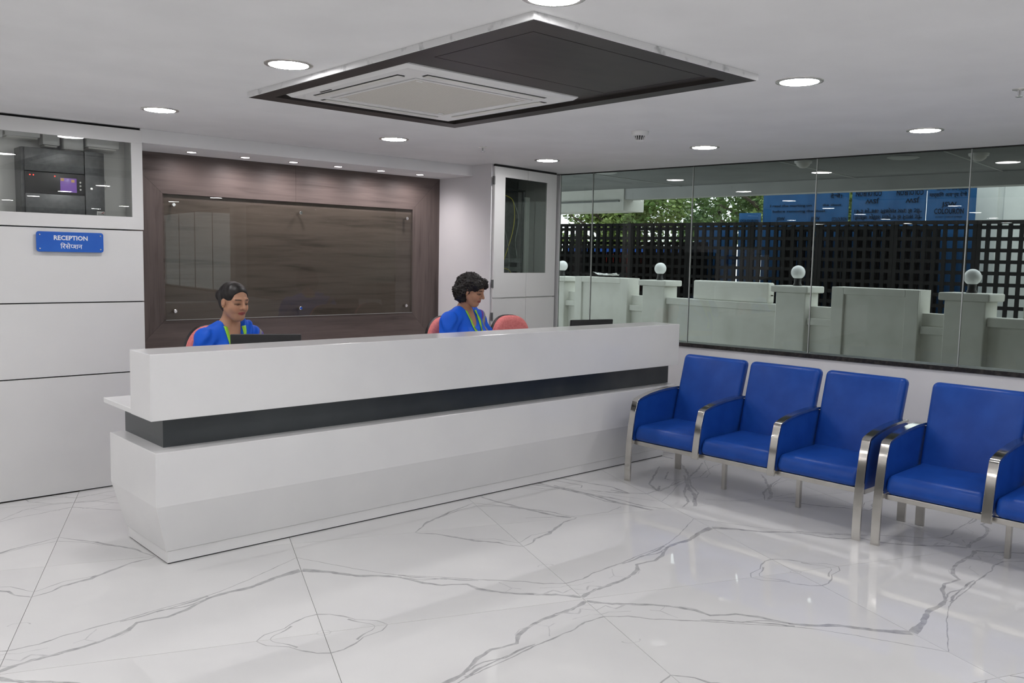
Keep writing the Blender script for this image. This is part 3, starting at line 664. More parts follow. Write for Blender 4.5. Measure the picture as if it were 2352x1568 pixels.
for k, (pts, m, nm) in enumerate((([(.12, 0, .30), (.16, -.03, .45), (.22, -.03, .60), (.25, -.02, .74), (.22, -.02, .86), (.14, 0, .90)], 'cabley', 'long yellow patch cable looping up inside the rack'),
  ([(.06, 0, .25), (.16, -.03, .24), (.24, -.03, .16), (.29, -.02, .06)], 'cabley', 'short yellow patch cable at the rack bottom'), ([(.05, 0, .1), (.15, -.03, .09), (.28, -.03, .05)], 'cabley', 'flat yellow patch cable lying low in the rack'),
  ([(.06, 0, .78), (.10, -.03, .60), (.16, -.03, .42), (.16, -.03, .2), (.08, -.02, .05)], 'cableg', 'grey cable hanging down inside the rack'),
  ([(.26, 0, .85), (.31, -.02, .70), (.27, -.02, .50), (.30, -.02, .35)], 'cableg', 'grey cable beside the right rack upright'), ([(.05, 0, .03), (.12, -.04, .07), (.2, -.03, .04), (.3, -.03, .12)], 'cableg', 'tangled grey cable at the rack foot'))):
    P = [Vector(p) for p in pts]; Q = []
    for i in range(len(P)-1):
        a, b_, c, d2 = P[max(i-1, 0)], P[i], P[i+1], P[min(i+2, len(P)-1)]
        for j in range(6):
            s = j/6; Q.append(.5*((2*b_)+(c-a)*s+(2*a-5*b_+4*c-d2)*s*s+(3*b_-a-3*c+d2)*s**3))
    Q.append(P[-1]); o = MB().tube(Q, .0035, 6).build('patch_cable', M[m]); o.matrix_world = ma @ Matrix.Translation((.165, .12, zg+.009)); tag(o, nm, 'cable', 'patch cables in the rack')

# ------------------------------------------------------------------ monitors on the worktop
def monitor(label, loc, rz):
    t = thing('computer_monitor', label, 'monitor', loc, rz, 'black monitors behind the desk')
    W2 = .198
    b = MB().rbox(-W2, W2, -.012, .014, .055, .325, .006, 2); b.v = [(x, y+.05-(z-.055)*.10, z) for x, y, z in b.v]; b.build('casing', M['black'], t)
    b = MB().box(-W2+.012, W2-.012, .0141, .0150, .068, .313); b.v = [(x, y+.05-(z-.055)*.10, z) for x, y, z in b.v]; b.build('screen', mat('monitor_screen', (.02, .03, .05), .15), t)
    MB().rbox(-.03, .03, .012, .036, .008, .12, .005, 1).build('stand', M['black'], t); MB().rbox(-.1, .1, -.05, .09, 0, .010, .004, 1).build('foot', M['black'], t)
monitor('black monitor in front of the receptionist with the tied-back hair', (2.325, 4.655, .776), math.radians(-29))
monitor('black monitor near the window end of the reception desk', (5.06, 4.605, .776), math.radians(-12.5))

# ------------------------------------------------------------------ pink office chairs
def make_office_chair():
    t = thing('office_chair', 'x', 'chair', group='pink office chairs behind the desk')
    # forward is +y local
    bw, bh, zc = .192, .235, .905
    def pad(yf, yb, s, zc=zc):
        ring = []; n = 40
        for k in range(n):
            a = 2*math.pi*k/n; c, s_ = math.cos(a), math.sin(a); e = .72
            ring.append((bw*s*math.copysign(abs(c)**e, c)*(1-.10*max(0, s_)), bh*s*math.copysign(abs(s_)**e, s_)))
        vs = []; prof = ((0.80, yf), (.93, yf-.006), (.985, yf-.02), (1., yf-.034), (1., yb))
        for q, y in prof:
            for x, z in ring: vs.append((x*q, y-.16*(x*q)**2*-2.2, zc+z*q))
        fs = []
        for r in range(len(prof)-1):
            for k in range(n): fs.append((r*n+k, r*n+(k+1) % n, (r+1)*n+(k+1) % n, (r+1)*n+k))
        o0 = (len(prof)-1)*n
        fs.append(tuple(o0+k for k in range(n)))
        # domed front
        vs.append((0, yf-.012, zc)); ci = len(vs)-1
        for k in range(n): fs.append((ci, (k+1) % n, k))
        return MB().add(vs, fs, 0, True)
    pad(-.19, -.245, 1.).build('backrest', M['pink'], t)
    pad(-.225, -.275, 1.02).build('back_shell', M['black'], t)
    MB().rbox(-.24, .24, -.21, .25, .43, .50, .032, 4).build('seat', M['pink'], t)
    MB().rbox(-.22, .22, -.19, .23, .412, .435, .01, 2).build('seat_shell', M['black'], t)
    MB().tube([(0, -.10, .41), (0, -.27, .42), (0, -.295, .52), (0, -.285, .80)], .018, 8).build('back_bar', M['black'], t)
    MB().lathe([(0, .09), (.035, .09), (.035, .2), (.022, .22), (.022, .412), (0, .412)], 20).build('gas_column', M['black'], t)
    for k in range(5):
        a = 2*math.pi*k/5+.3; c, s_ = math.cos(a), math.sin(a)
        lg = MB().tube([(.02*c, .02*s_, .115), (.16*c, .16*s_, .10), (.29*c, .29*s_, .075)], [.026, .022, .016], 8).build('base_leg', M['black'], t)
        q = MB().lathe([(0, -.02), (.024, -.02), (.0275, -.014), (.0275, .014), (.024, .02), (0, .02)], 16, axis='x'); q.v = [(x+.29*c, y+.29*s_, z+.0275) for x, y, z in q.v]; q.build('castor', M['black'], lg)
        MB().tube([(.29*c, .29*s_, .03), (.29*c, .29*s_, .08)], .008, 6).build('castor_pin', M['black'], lg)
    return t
CH = make_office_chair()
chairs = [((2.375, 5.265), -90, 'pink office chair behind the receptionist with the tied-back hair', 1.0), ((4.30, 5.285), -94, 'pink office chair behind the curly-haired receptionist', 1.0), ((4.865, 5.16), -96, 'empty pink office chair in front of the white rack cabinet', 1.)]
for k, ((x, y), az, lb, sc_) in enumerate(chairs):
    o = CH if k == 0 else copy_tree(CH); o.location = (x, y, 0); o.rotation_euler = (0, 0, math.radians(az-90)); o['label'] = lb
    if k == 0: o.scale = (1, 1, .96)

# ------------------------------------------------------------------ people: signed-distance modelling
def ell(P, c, r):
    q = np.sqrt(((P[0]-c[0])/r[0])**2+((P[1]-c[1])/r[1])**2+((P[2]-c[2])/r[2])**2); return (q-1)*min(r)
def sph(P, c, r): return np.sqrt((P[0]-c[0])**2+(P[1]-c[1])**2+(P[2]-c[2])**2)-r
def cap(P, a, b, ra, rb):
    a = np.array(a, float); d = np.array(b, float)-a; L = d@d
    t = np.clip(((P[0]-a[0])*d[0]+(P[1]-a[1])*d[1]+(P[2]-a[2])*d[2])/L, 0, 1)
    return np.sqrt((P[0]-a[0]-t*d[0])**2+(P[1]-a[1]-t*d[1])**2+(P[2]-a[2]-t*d[2])**2)-(ra+(rb-ra)*t)
def su(a, b, k): h = np.clip(.5+.5*(b-a)/k, 0, 1); return b*(1-h)+a*h-k*h*(1-h)
def ss(a, b, k): h = np.clip(.5-.5*(a+b)/k, 0, 1); return a*(1-h)-b*h+k*h*(1-h)   # a minus b
def nets(fn, xs, ys, zs):
    X, Y, Z = np.meshgrid(xs, ys, zs, indexing='ij'); F = fn((X, Y, Z)).astype(np.float32); sg_ = F < 0
    nx, ny, nz = F.shape; cnt = np.zeros((nx-1, ny-1, nz-1), np.float32); acc = np.zeros((nx-1, ny-1, nz-1, 3), np.float32)
    C = np.stack((X, Y, Z), -1).astype(np.float32)
    def sl(i, j, k): return (slice(i, nx-1+i), slice(j, ny-1+j), slice(k, nz-1+k))
    for ax in range(3):
        for u in (0, 1):
            for v in (0, 1):
                o0 = [0, 0, 0]; o0[(ax+1) % 3] = u; o0[(ax+2) % 3] = v; o1 = list(o0); o1[ax] = 1
                f0, f1 = F[sl(*o0)], F[sl(*o1)]; m = (f0 < 0) != (f1 < 0); idx = np.nonzero(m)
                t = (f0[idx]/(f0[idx]-f1[idx]))[:, None]
                acc[idx] += C[sl(*o0)][idx]*(1-t)+C[sl(*o1)][idx]*t; cnt[idx] += 1
    act = cnt > 0; ids = -np.ones(cnt.shape, np.int64); ids[act] = np.arange(act.sum()); V = acc[act]/cnt[act][:, None]
    faces = []
    for ax in range(3):
        a0 = [slice(None)]*3; a1 = [slice(None)]*3; a0[ax] = slice(0, -1); a1[ax] = slice(1, None)
        ch = sg_[tuple(a0)] != sg_[tuple(a1)]; b1, b2 = (ax+1) % 3, (ax+2) % 3
        idx = np.array(np.nonzero(ch)).T
        ok = (idx[:, b1] > 0) & (idx[:, b2] > 0) & (idx[:, b1] < F.shape[b1]-1) & (idx[:, b2] < F.shape[b2]-1); idx = idx[ok]
        flip = sg_[tuple(idx.T)]
        def g(d1, d2):
            q = idx.copy(); q[:, b1] += d1; q[:, b2] += d2; return ids[tuple(q.T)]
        Q = np.stack((g(-1, -1), g(0, -1), g(0, 0), g(-1, 0)), 1); Q[~flip] = Q[~flip][:, ::-1]; faces.append(Q)
    return V, np.concatenate(faces)
def grid(lo, hi, flo, fhi, fine, coarse):
    a = []; x = lo
    while x < hi:
        a.append(x); x += fine if flo < x < fhi else coarse
    return np.array(a+[hi])
def col_mat(name, rough=.5, spec=.4, sss=0.):
    m = mat(name, (.5, .5, .5), rough, spec=spec); nt = m.node_tree; a = nt.nodes.new('ShaderNodeVertexColor'); a.layer_name = 'Col'
    nt.links.new(a.outputs[0], nt.nodes['Principled BSDF'].inputs['Base Color'])
    if sss: nt.nodes['Principled BSDF'].inputs['Subsurface Weight'].default_value = sss; nt.nodes['Principled BSDF'].inputs['Subsurface Radius'].default_value = (.008, .003, .002)
    return m
def net_obj(name, V, Fc, m, parent, col=None, smooth_iter=0):
    me = bpy.data.meshes.new(name); me.from_pydata(V.tolist(), [], Fc.tolist()); me.materials.append(m)
    me.polygons.foreach_set('use_smooth', [True]*len(me.polygons))
    if col is not None:
        ca = me.color_attributes.new('Col', 'FLOAT_COLOR', 'POINT'); ca.data.foreach_set('color', np.concatenate((col, np.ones((len(col), 1))), 1).astype(np.float32).ravel())
    o = link(name, me, parent)
    if smooth_iter: sm_ = o.modifiers.new('smooth', 'SMOOTH'); sm_.factor = .5; sm_.iterations = smooth_iter
    return o
M['skin'] = col_mat('skin', .42, .4, .12); M['sari'] = col_mat('blue_sari_cloth', .6, .3)
def blend(c, tgt, wgt): return c*(1-wgt[:, None])+np.array(tgt)*wgt[:, None]
def bump1(x, c, w_, soft): return np.clip((w_-np.abs(x-c))/soft+.5, 0, 1)

def person(label, loc, az, hc, hyaw, hpitch, hroll, wide, style, skin):
    # local frame: forward +y, person's right +x, floor at z = 0; hc = head centre
    t = thing('person', label, 'person', (*loc, 0), math.radians(az-90))
    hy = math.radians(hyaw); hp = math.radians(hpitch); hr = math.radians(hroll)
    Rm = Matrix.Rotation(hy, 3, 'Z') @ Matrix.Rotation(-hp, 3, 'X') @ Matrix.Rotation(hr, 3, 'Y'); Ri = np.array(Rm.inverted()); Rn = np.array(Rm)
    def H(P):
        q = [P[i]-hc[i] for i in range(3)]; return tuple(Ri[r][0]*q[0]+Ri[r][1]*q[1]+Ri[r][2]*q[2] for r in range(3))
    def hw(p): return Rn @ np.array(p, float)+np.array(hc)
    k = wide; zs_ = hc[2]-.228        # shoulder joint height
    sx = .165*k
    def head(P):
        q = H(P); ax_ = (np.abs(q[0]), q[1], q[2])
        d = ell(q, (0, -.014, .036), (.073, .093, .077))
        d = su(d, ell(q, (0, .022, -.028), (.0585, .068, .080)), .03)
        d = su(d, ell(ax_, (.031, .049, -.026), (.028, .031, .030)), .02)
        d = su(d, ell(q, (0, .058, -.088), (.024, .022, .020)), .025)
        d = su(d, cap(ax_, (.054, .0, -.045), (.020, .05, -.086), .013, .013), .03)
        d = su(d, cap(ax_, (.014, .078, .026), (.045, .064, .024), .011, .009), .014)
        d = ss(d, sph(ax_, (.031, .102, .006), .0205), .014)
        d = su(d, ell(ax_, (.030, .071, .005), (.0165, .0125, .0105)), .005)
        d = su(d, cap(q, (0, .084, .024), (0, .1065, -.019), .0062, .0112), .009)
        d = su(d, sph(ax_, (.0118, .092, -.024), .0085), .006)
        d = su(d, cap(ax_, (.0, .0905, -.0495), (.021, .0815, -.0525), .0052, .0032), .006)
        d = su(d, cap(ax_, (.0, .0890, -.0590), (.017, .0815, -.0565), .0060, .0036), .006)
        e = ell(ax_, (.074, -.008, -.004), (.009, .020, .031)); d = su(d, e, .006)
        d = ss(d, ell(ax_, (.086, -.004, -.002), (.007, .010, .018)), .004)
        return d
    neck0 = hw((0, -.025, -.055)); ch = (0, .02, zs_+.02)
    def torso(P, off=0.):
        ax_ = (np.abs(P[0]), P[1], P[2])
        d = ell(P, (0, -.005, zs_-.10), (.155*k+off, .105*k+off, .20))
        d = su(d, ell(P, (0, .0, zs_-.33), (.150*k+off, .115*k+off, .20)), .08)
        d = su(d, ell(P, (0, -.02, .56), (.185*k+off, .15*k+off, .13)), .08)
        d = su(d, cap(ax_, (.05, -.01, zs_+.055), (sx-.01, -.012, zs_+.003), .045+off, .050+off), .05)
        d = su(d, ell(ax_, (.075*k, .085*k, zs_-.135), (.068*k+off, .060+off, .07)), .05)
        return d
    el = (sx+.075, .02, zs_-.27); hd_ = (.15, .36, .835)
    def uarm(P, off=0.):
        ax_ = (np.abs(P[0]), P[1], P[2]); return cap(ax_, (sx, -.01, zs_), el, .052*k+off, .043*k+off)
    def body(P):
        ax_ = (np.abs(P[0]), P[1], P[2])
        d = su(torso(P, -.006), uarm(P, -.006), .04)
        d = su(d, cap(ax_, el, hd_, .036, .024), .02)
        d = su(d, cap(ax_, (.10, .0, .53), (.11, .42, .52), .078, .056), .05); d = su(d, cap(ax_, (.11, .42, .50), (.11, .36, .10), .052, .036), .03)
        d = su(d, cap(ax_, (.11, .34, .055), (.115, .50, .035), .036, .028), .03)
        # hands: palm, four fingers, thumb resting on the worktop
        px, py, pz = hd_
        d = su(d, ell(ax_, (px-.005, py+.055, pz-.012), (.038, .048, .016)), .02)
        for i, (fx, fl) in enumerate(((-.030, .055), (-.010, .066), (.010, .062), (.029, .048))):
            a_ = (px-.005+fx, py+.095, pz-.010); m_ = (px-.006+fx*1.15, py+.095+fl*.55, pz-.008); e_ = (px-.006+fx*1.2, py+.095+fl, pz-.026)
            d = su(d, cap(ax_, a_, m_, .0088, .008), .004); d = su(d, cap(ax_, m_, e_, .008, .007), .004)
        d = su(d, cap(ax_, (px-.035, py+.03, pz-.014), (px-.062, py+.075, pz-.024), .0105, .008), .006)
        d = su(d, cap(P, neck0, (0, -.018, zs_+.03), .047, .056), .03)
        hd = head(P); return su(d, hd, .02)
    hx, hyy, hz = hc
    xs = grid(-.36*k, .36*k, hx-.105, hx+.105, .0032, .012); ys_ = grid(-.28, .60, hyy-.13, hyy+.135, .0032, .012); zz = grid(-.01, hz+.15, hz-.135, hz+.2, .0032, .013)
    V, Fc = nets(body, xs, ys_, zz)
    q = np.stack(H((V[:, 0], V[:, 1], V[:, 2])), 1); ax_ = np.abs(q[:, 0]); inh = (np.linalg.norm(q, axis=1) < .17)
    c = np.tile(np.array(skin), (len(V), 1)).astype(float)
    fr = inh & (q[:, 1] > .035)
    lip = np.clip(1.2-np.sqrt((ax_/.0235)**2+((q[:, 2]+.0545)/.0088)**2), 0, .2)*5*(fr)
    c = blend(c, (.30, .045, .05), lip*.85)
    browz = .0285-.10*np.maximum(ax_-.033, 0)-.12*np.maximum(.022-ax_, 0)
    br = bump1(q[:, 2], browz, .0036, .0026)*bump1(ax_, .032, .017, .006)*fr; c = blend(c, (.02, .012, .01), br*.9)
    eye = np.clip(1.3-np.sqrt(((ax_-.031)/.0165)**2+((q[:, 2]-.0025)/.0068)**2), 0, .3)/.3*fr; c = blend(c, (.03, .02, .018), eye*.55); lash = bump1(q[:, 2], .0030+.9*np.minimum(0, -(ax_-.031)**2*22)+.001, .0016, .0018)*bump1(ax_, .0315, .0175, .004)*fr; c = blend(c, (.006, .004, .004), lash*.95); iris = np.clip(1.3-np.sqrt(((ax_-.030)/.006)**2+((q[:, 2]+.0008)/.0036)**2), 0, .3)/.3*fr; c = blend(c, (.008, .005, .005), iris*.9)
    sock = np.clip(1.2-np.sqrt(((ax_-.031)/.020)**2+((q[:, 2]-.006)/.013)**2), 0, .4)/.4*fr; c = blend(c, np.array(skin)*.5, sock*.3)
    mouth = bump1(q[:, 2], -.0543, .0009, .0018)*(ax_ < .018)*fr; c = blend(c, (.10, .02, .02), mouth*.6)
    chk = np.clip(1-np.sqrt(((ax_-.038)/.025)**2+((q[:, 2]+.028)/.022)**2), 0, 1)*fr; c = blend(c, (skin[0]*1.25, skin[1]*1.0, skin[2]*.95), chk*.5)
    net_obj('body', V, Fc, M['skin'], t, c, 1)
    for s_ in (-1, 1):
        p = hw((s_*.079, .0, -.030)); b = MB().lathe([(0, -.0045), (.004, -.002), (.0045, 0), (.004, .002), (0, .0045)], 10, c=p); b.build('earring', M['gold'], t)
    # sari and blouse
    def cloth(P):
        ax_ = (np.abs(P[0]), P[1], P[2]); ar = cap(ax_, (sx, -.01, zs_), tuple(np.array(el)*.9+np.array((sx, -.01, zs_))*.1), .052*k+.008, .050*k+.006)
        d = su(torso(P, .006), ar, .03)
        d = su(d, cap(ax_, (.08, .0, .55), (.10, .44, .53), .11, .085), .07); d = su(d, cap((P[0], P[1], P[2]), (0, .42, .50), (0, .42, .12), .14, .16), .08)
        # pallu pleats falling from the left shoulder (x < 0) across the chest
        pal = cap(P, (-.088, -.01, zs_+.054), (.10*k, .12*k, zs_-.26), .056, .090); pal2 = cap(P, (-.10, -.02, zs_+.052), (-sx-.035, .03, zs_-.12), .052, .078)
        pl_ = su(pal, pal2, .03)
        u = (P[0]*.86+(P[2]-zs_)*.5); pl_ = pl_+.0075*np.sin(u*115)*np.clip((P[2]-zs_+.35)/.1, 0, 1)
        d = su(d, pl_, .012)
        edge = -.045+(zs_+.06-P[2])*.62; mk_ = np.clip((edge-P[0])/.008, 0, 1)*np.clip((P[1]+.05)/.03, 0, 1)*np.clip((P[2]-zs_+.42)/.05, 0, 1)
        d = d-mk_*(.006+.0048*np.sin((P[0]*.84+P[2]*.54)*120))
        d = d+.0048*np.sin(P[2]*75+P[0]*95+P[1]*50)*np.clip((ax_[0]-.10)/.05, 0, 1)
        # neckline
        n = cap(P, (0, -.03, zs_+.16), (0, -.005, zs_+.075), .062, .062); n = su(n, cap(P, (.006, .02, zs_+.07), (.012, .15, zs_-.045), .058, .022), .02)
        d = ss(d, n, .007)
        return np.maximum(d, .012-P[2])
    xs = np.arange(-.40*k, .40*k, .0075); ys_ = np.arange(-.26, .66, .0085); zz = grid(-.01, zs_+.16, zs_-.32, 9, .0068, .016)
    V, Fc = nets(cloth, xs, ys_, zz); c = np.tile(np.array((.004, .105, .66)), (len(V), 1))
    # woven border on the pallu end
    s1 = (V[:, 0]*-.80+(V[:, 2]-zs_)*-.6); onp = (V[:, 0] < -.09) & (V[:, 2] > .8)
    for pos, wd, cc in ((.125, .004, (.18, .02, .22)), (.140, .008, (.28, .27, .20)), (.154, .004, (.10, .02, .20))): c = blend(c, cc, bump1(s1, pos, wd, .004)*onp)
    c = blend(c, (.25, .02, .18), bump1(V[:, 2], zs_-.235, .004, .004)*(V[:, 0] > .02))
    net_obj('sari', V, Fc, M['sari'], t, c, 3)
    def front(x, z, y0=.30, y1=-.05, off=.0065):
        yy = np.linspace(y0, y1, 260); P = (np.full_like(yy, x), yy, np.full_like(yy, z)); d = np.minimum(cloth(P), body(P)); i = np.argmax(d < 0)
        return yy[i]+off if d[i] < 0 else 0.02
    # lanyard
    b = MB()
    for side in (1, -1):
        n = 22; vs = []; prev = None
        for i in range(n):
            f = i/(n-1); x = side*(.060*(1-f)+.020*f)+(.012 if style == 'curly' else 0)*f; z = zs_+.078-.30*f; wd = .0125
            if f < .06: pass
            vv = []
            for dx in (-wd, wd): vv.append((x+dx, max(front(x+dx, z+dx*.2*side), front(x, z)-.004), z+dx*.2*side))
            vs += vv
        b.add(vs, [(2*i, 2*i+1, 2*i+3, 2*i+2) for i in range(n-1)], 0, True)
        nb = [(side*.060, -.005, zs_+.085), (side*.058, -.055, zs_+.085), (side*.03, -.085, zs_+.075), (0, -.092, zs_+.072)]
        b.tube(nb, .006, 6)
    ly = b.build('lanyard', M['lanyard'], t, fix=False); so = ly.modifiers.new('thick', 'SOLIDIFY'); so.thickness = .0016
    for side in (1, -1):
        for f in (.45, .85):
            for j, (df, mm) in enumerate(((-.035, 'ink'), (-.015, 'ink'), (.005, 'ink'), (.03, 'vanred'))):
                ff = f+df; x = side*(.060*(1-ff)+.020*ff)+(.012 if style == 'curly' else 0)*ff; z = zs_+.078-.30*ff; y = front(x, z)
                MB().box(x-.003, x+.003, y+.002, y+.0036, z-.002, z+.002).build('lanyard_print', M[mm], ly)
    # embroidered star on the right sleeve
    b = MB(); r0 = []; sp = np.array(((sx+el[0])/2+.022, 0.02, zs_-.155 if style != 'curly' else zs_-.165)); nrm = np.array((.55, .83, .05)); nrm /= np.linalg.norm(nrm); uu = np.cross((0, 0, 1), nrm); uu /= np.linalg.norm(uu); vv_ = np.cross(nrm, uu)
    tt = np.linspace(.12, -.06, 120); PP = sp[:, None]+nrm[:, None]*tt; dd_ = cloth(tuple(PP)); sp = PP[:, np.argmax(dd_ < 0)]+nrm*.0035
    for i in range(16): a = 2*math.pi*i/16; rad = .026 if i % 2 == 0 else .006; r0.append(sp+rad*(math.cos(a)*uu+math.sin(a)*vv_))
    b.add(r0+[sp+nrm*.002], [(16, i, (i+1) % 16) for i in range(16)]); o = b.build('star_embroidery', M['silver'], t, fix=False); o.modifiers.new('thick', 'SOLIDIFY').thickness = .001
    # hair
    def hair_s(P):
        q = H(P); ax_ = (np.abs(q[0]), q[1], q[2])
        d = ell(q, (0, -.020, .038), (.0815, .102, .086)); d = su(d, ell(q, (0, -.045, -.01), (.066, .062, .075)), .03)
        d = ss(d, ell(q, (0, .104, -.018), (.078, .090, .104)), .008); d = ss(d, ell(ax_, (.080, .022, -.035), (.034, .050, .056)), .006)
        d = su(d, ell(q, (0, -.125, .015), (.048, .040, .045)), .012)
        return d+.0012*np.sin(q[1]*160+q[2]*90)
    def hair_c(P):
        q = H(P); ax_ = (np.abs(q[0]), q[1], q[2])
        d = ell(q, (0, -.028, .048), (.090, .108, .090))
        d = su(d, ell(q, (0, -.075, -.010), (.088, .075, .085)), .03); d = su(d, ell(ax_, (.062, -.050, -.045), (.042, .062, .062)), .03)
        d = su(d, ell(ax_, (.052, .030, .062), (.042, .058, .036)), .02)
        d = ss(d, ell(q, (0, .102, -.034), (.068, .085, .098)), .008); d = ss(d, ell(ax_, (.086, .022, -.060), (.026, .046, .062)), .01)
        d = su(d, sph(q, (-.035, .080, .072), .020), .012); d = su(d, sph(q, (.035, .076, .078), .020), .015); d = su(d, sph(q, (0, .075, .10), .026), .02)
        n = np.sin(q[0]*170+2*np.sin(q[2]*90))*np.sin(q[1]*150+2*np.sin(q[0]*80))*np.sin(q[2]*160+1.5*np.sin(q[1]*100))
        n2 = np.sin(q[0]*75+1)*np.sin(q[1]*80)*np.sin(q[2]*70+.5)
        return d-.0075*n-.006*n2
    hf = hair_c if style == 'curly' else hair_s; R_ = .20
    st = .0042; V, Fc = nets(hf, np.arange(hx-R_, hx+R_, st), np.arange(hyy-R_, hyy+R_, st), np.arange(hz-.17, hz+.17, st))
    net_obj('hair', V, Fc, M['curly' if style == 'curly' else 'hair'], t, None, 1)
    return t
person('woman in blue sari with tied-back black hair seated left behind the desk', (2.37, 5.235), -84, (0.0, .06, 1.262), 4, 9, 0, 1.0, 'straight', (.47, .25, .155))
person('woman in blue sari with short curly black hair seated beside the empty pink chair', (4.275, 5.245), -72, (0.0, .07, 1.312), 7, 19, 0, 1.17, 'curly', (.43, .225, .14))

# ------------------------------------------------------------------ outdoors
struct(MB().box(6.2, 40, -20, 40, -.30, -.16).build('ground_outside', M['paving']))
PV = Vector((.082, 1)).normalized(); PR = -math.atan2(.082, 1); PO = Vector((9.30, 3.63))
def psy(Y): return (Y-3.63)/PV.y
PM = Matrix.Translation((PO.x, PO.y, 0)) @ Matrix.Rotation(PR, 4, 'Z')
def pth(name, label, cat, s, group=None): p = PM @ Vector((0, s, 0)); return thing(name, label, cat, (p.x, p.y, -.16), PR, group)
pw = struct(MB().box(.10, .25, psy(-4), psy(20), -.14, 1.075).build('wall_boundary', M['concrete'])); pw.location = (PO.x, PO.y, 0); pw.rotation_euler = (0, 0, PR)
capc = [(7.67, 'farther globe pillar of the boundary wall left of the second window joint'), (5.46, 'middle globe pillar of the boundary wall'), (3.43, 'globe pillar of the boundary wall at right'), (9.75, 'globe pillar half hidden by the rack cabinet'), (1.35, 'globe pillar of the boundary wall outside the picture on the right')]
gl_lab = ['white globe lamp left of the second window joint', 'white globe lamp in the middle of the window view', 'white globe lamp at the right end of the window view', 'white globe lamp peeking out behind the rack cabinet', 'white globe lamp outside the picture on the right']
for k, (Y, lb) in enumerate(capc):
    s = psy(Y); t = pth('boundary_pillar', lb, 'pillar', s, 'boundary wall pillars')
    bevel(MB().box(0.0, .27, -.205, .205, 0, 1.39).build('shaft', M['concrete'], t), .012); bevel(MB().box(-.04, .31, -.255, .255, 1.39, 1.47).build('cap', M['concrete'], t), .015)
    g_ = pth('globe_lamp', gl_lab[k], 'lamp', s, 'globe lamps on the boundary wall'); p = PM @ Vector((.135, s, 0)); g_.location = (p.x, p.y, 1.31)
    MB().lathe([(0, 0), (.05, 0), (.05, .02), (.042, .03), (.042, .085), (0, .085)], 20).build('base', M['black'], g_)
    R0 = .083; pr = [(.045, .16-.07)]+[(R0*math.cos(a), .16+R0*math.sin(a)) for a in [math.radians(-56+146*i/14) for i in range(14)]]+[(0, .16+R0)]
    MB().lathe([(0, .09)]+pr, 32).build('globe', M['globe'], g_)
# wall sections between pillars: framed merlons and ledges
def sec(y1, y0, x0, x1, z0, z1, nm, par, o=0.): s0 = psy(y0)-o; s1 = psy(y1)-o; return bevel(MB().box(x0, x1, s0, s1, z0+.16, z1+.16).build(nm, M['concrete'], par), .008)
def merlon_frame(ya, yb, label):
    s = psy((ya+yb)/2); t = pth('wall_merlon', label, 'wall block', s, 'raised blocks of the boundary wall')
    h = (ya-yb)/2
    MB().box(.03, .25, -h, h, 0, 1.48).build('block', M['concrete'], t)
    for a in ((-h, -h+.15, 0, 1.48), (h-.15, h, 0, 1.48), (-h+.15, h-.15, 1.40, 1.48)): bevel(MB().box(.0, .031, a[0], a[1], a[2], a[3]).build('raised_frame', M['concrete'], t), .006)
merlon_frame(9.30, 8.17, 'framed white wall block with a plastic scrap on top'); merlon_frame(4.92, 3.90, 'framed white wall block between the middle and right globe lamps')
merlon_frame(13.6, 12.5, 'framed white wall block hidden far left behind the rack cabinet')
def merlon_top(ya, yb, label):
    s = psy((ya+yb)/2); h = (ya-yb)/2; t = pth('wall_merlon', label, 'wall block', s, 'raised blocks of the boundary wall'); t.location.z = 1.075
    bevel(MB().box(.11, .24, -h, h, 0, .255).build('block', M['concrete'], t), .02)
    for z in (.10, .19): MB().tube([(.17, -h-.03, z), (.17, -h+.02, z)], .008, 6).build('rebar', M['bark'], t)
merlon_top(7.05, 5.85, 'long white wall block between the left and middle globe lamps'); merlon_top(2.93, 1.75, 'white wall block at the right picture edge behind the glass')
lg = []
for k, (a, b_, z0, z1) in enumerate(((9.75, 9.30, .86, .94), (8.16, 7.88, .86, .94), (7.46, 5.68, .99, 1.078), (5.25, 4.93, .86, .94), (3.89, 3.64, .86, .94), (3.22, 1.56, .985, 1.075))):
    bevel(MB().box(.04, .12, psy(b_), psy(a), z0, z1).build('ledge', M['concrete'], pw), .006)
bevel(MB().box(.06, .12, psy(20), psy(13.7), .98, 1.07).build('ledge', M['concrete'], pw), .006)
# crumpled plastic scrap
bm = bmesh.new(); bmesh.ops.create_grid(bm, x_segments=14, y_segments=10, size=.5)
for v in bm.verts:
    n = mnoise.noise_vector(v.co*5); v.co = Vector((v.co.x*.15+n.x*.03, v.co.y*.40+n.y*.03, .03+.035*(n.z)+.05*abs(v.co.y)**1.5))
b = MB().bm(bm); o = b.build('plastic_scrap', M['white'], None, fix=False); p = PM @ Vector((.14, psy(8.75), 0)); o.location = (p.x, p.y, 1.325); o.modifiers.new('thick', 'SOLIDIFY').thickness = .002
tag(o, 'crumpled white plastic scrap lying on the boundary wall', 'plastic scrap')

# canopy over the path: soffit, fascia beam, wide fascia on the left
def wq(o0, o1, y0, y1):
    P0 = Vector((6.172, 3.68)); n = Vector((WN.x, WN.y)); v = Vector((WV.x, WV.y)); s0 = (y0-3.68)/WV.y; s1 = (y1-3.68)/WV.y
    return [tuple(P0+n*a+v*c) for a, c in ((o0, s0), (o1, s0), (o1, s1), (o0, s1))]
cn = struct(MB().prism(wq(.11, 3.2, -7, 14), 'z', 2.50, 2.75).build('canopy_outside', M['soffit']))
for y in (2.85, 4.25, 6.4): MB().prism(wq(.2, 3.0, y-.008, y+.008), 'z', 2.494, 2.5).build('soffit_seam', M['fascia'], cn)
MB().prism(wq(3.0, 3.2, -7, 14), 'z', 2.365, 2.76).build('fascia_beam', M['fascia'], cn); MB().prism(wq(.11, .13, -7, 14), 'z', ZC+.0, 2.50).build('head_beam', M['soffit'], cn)
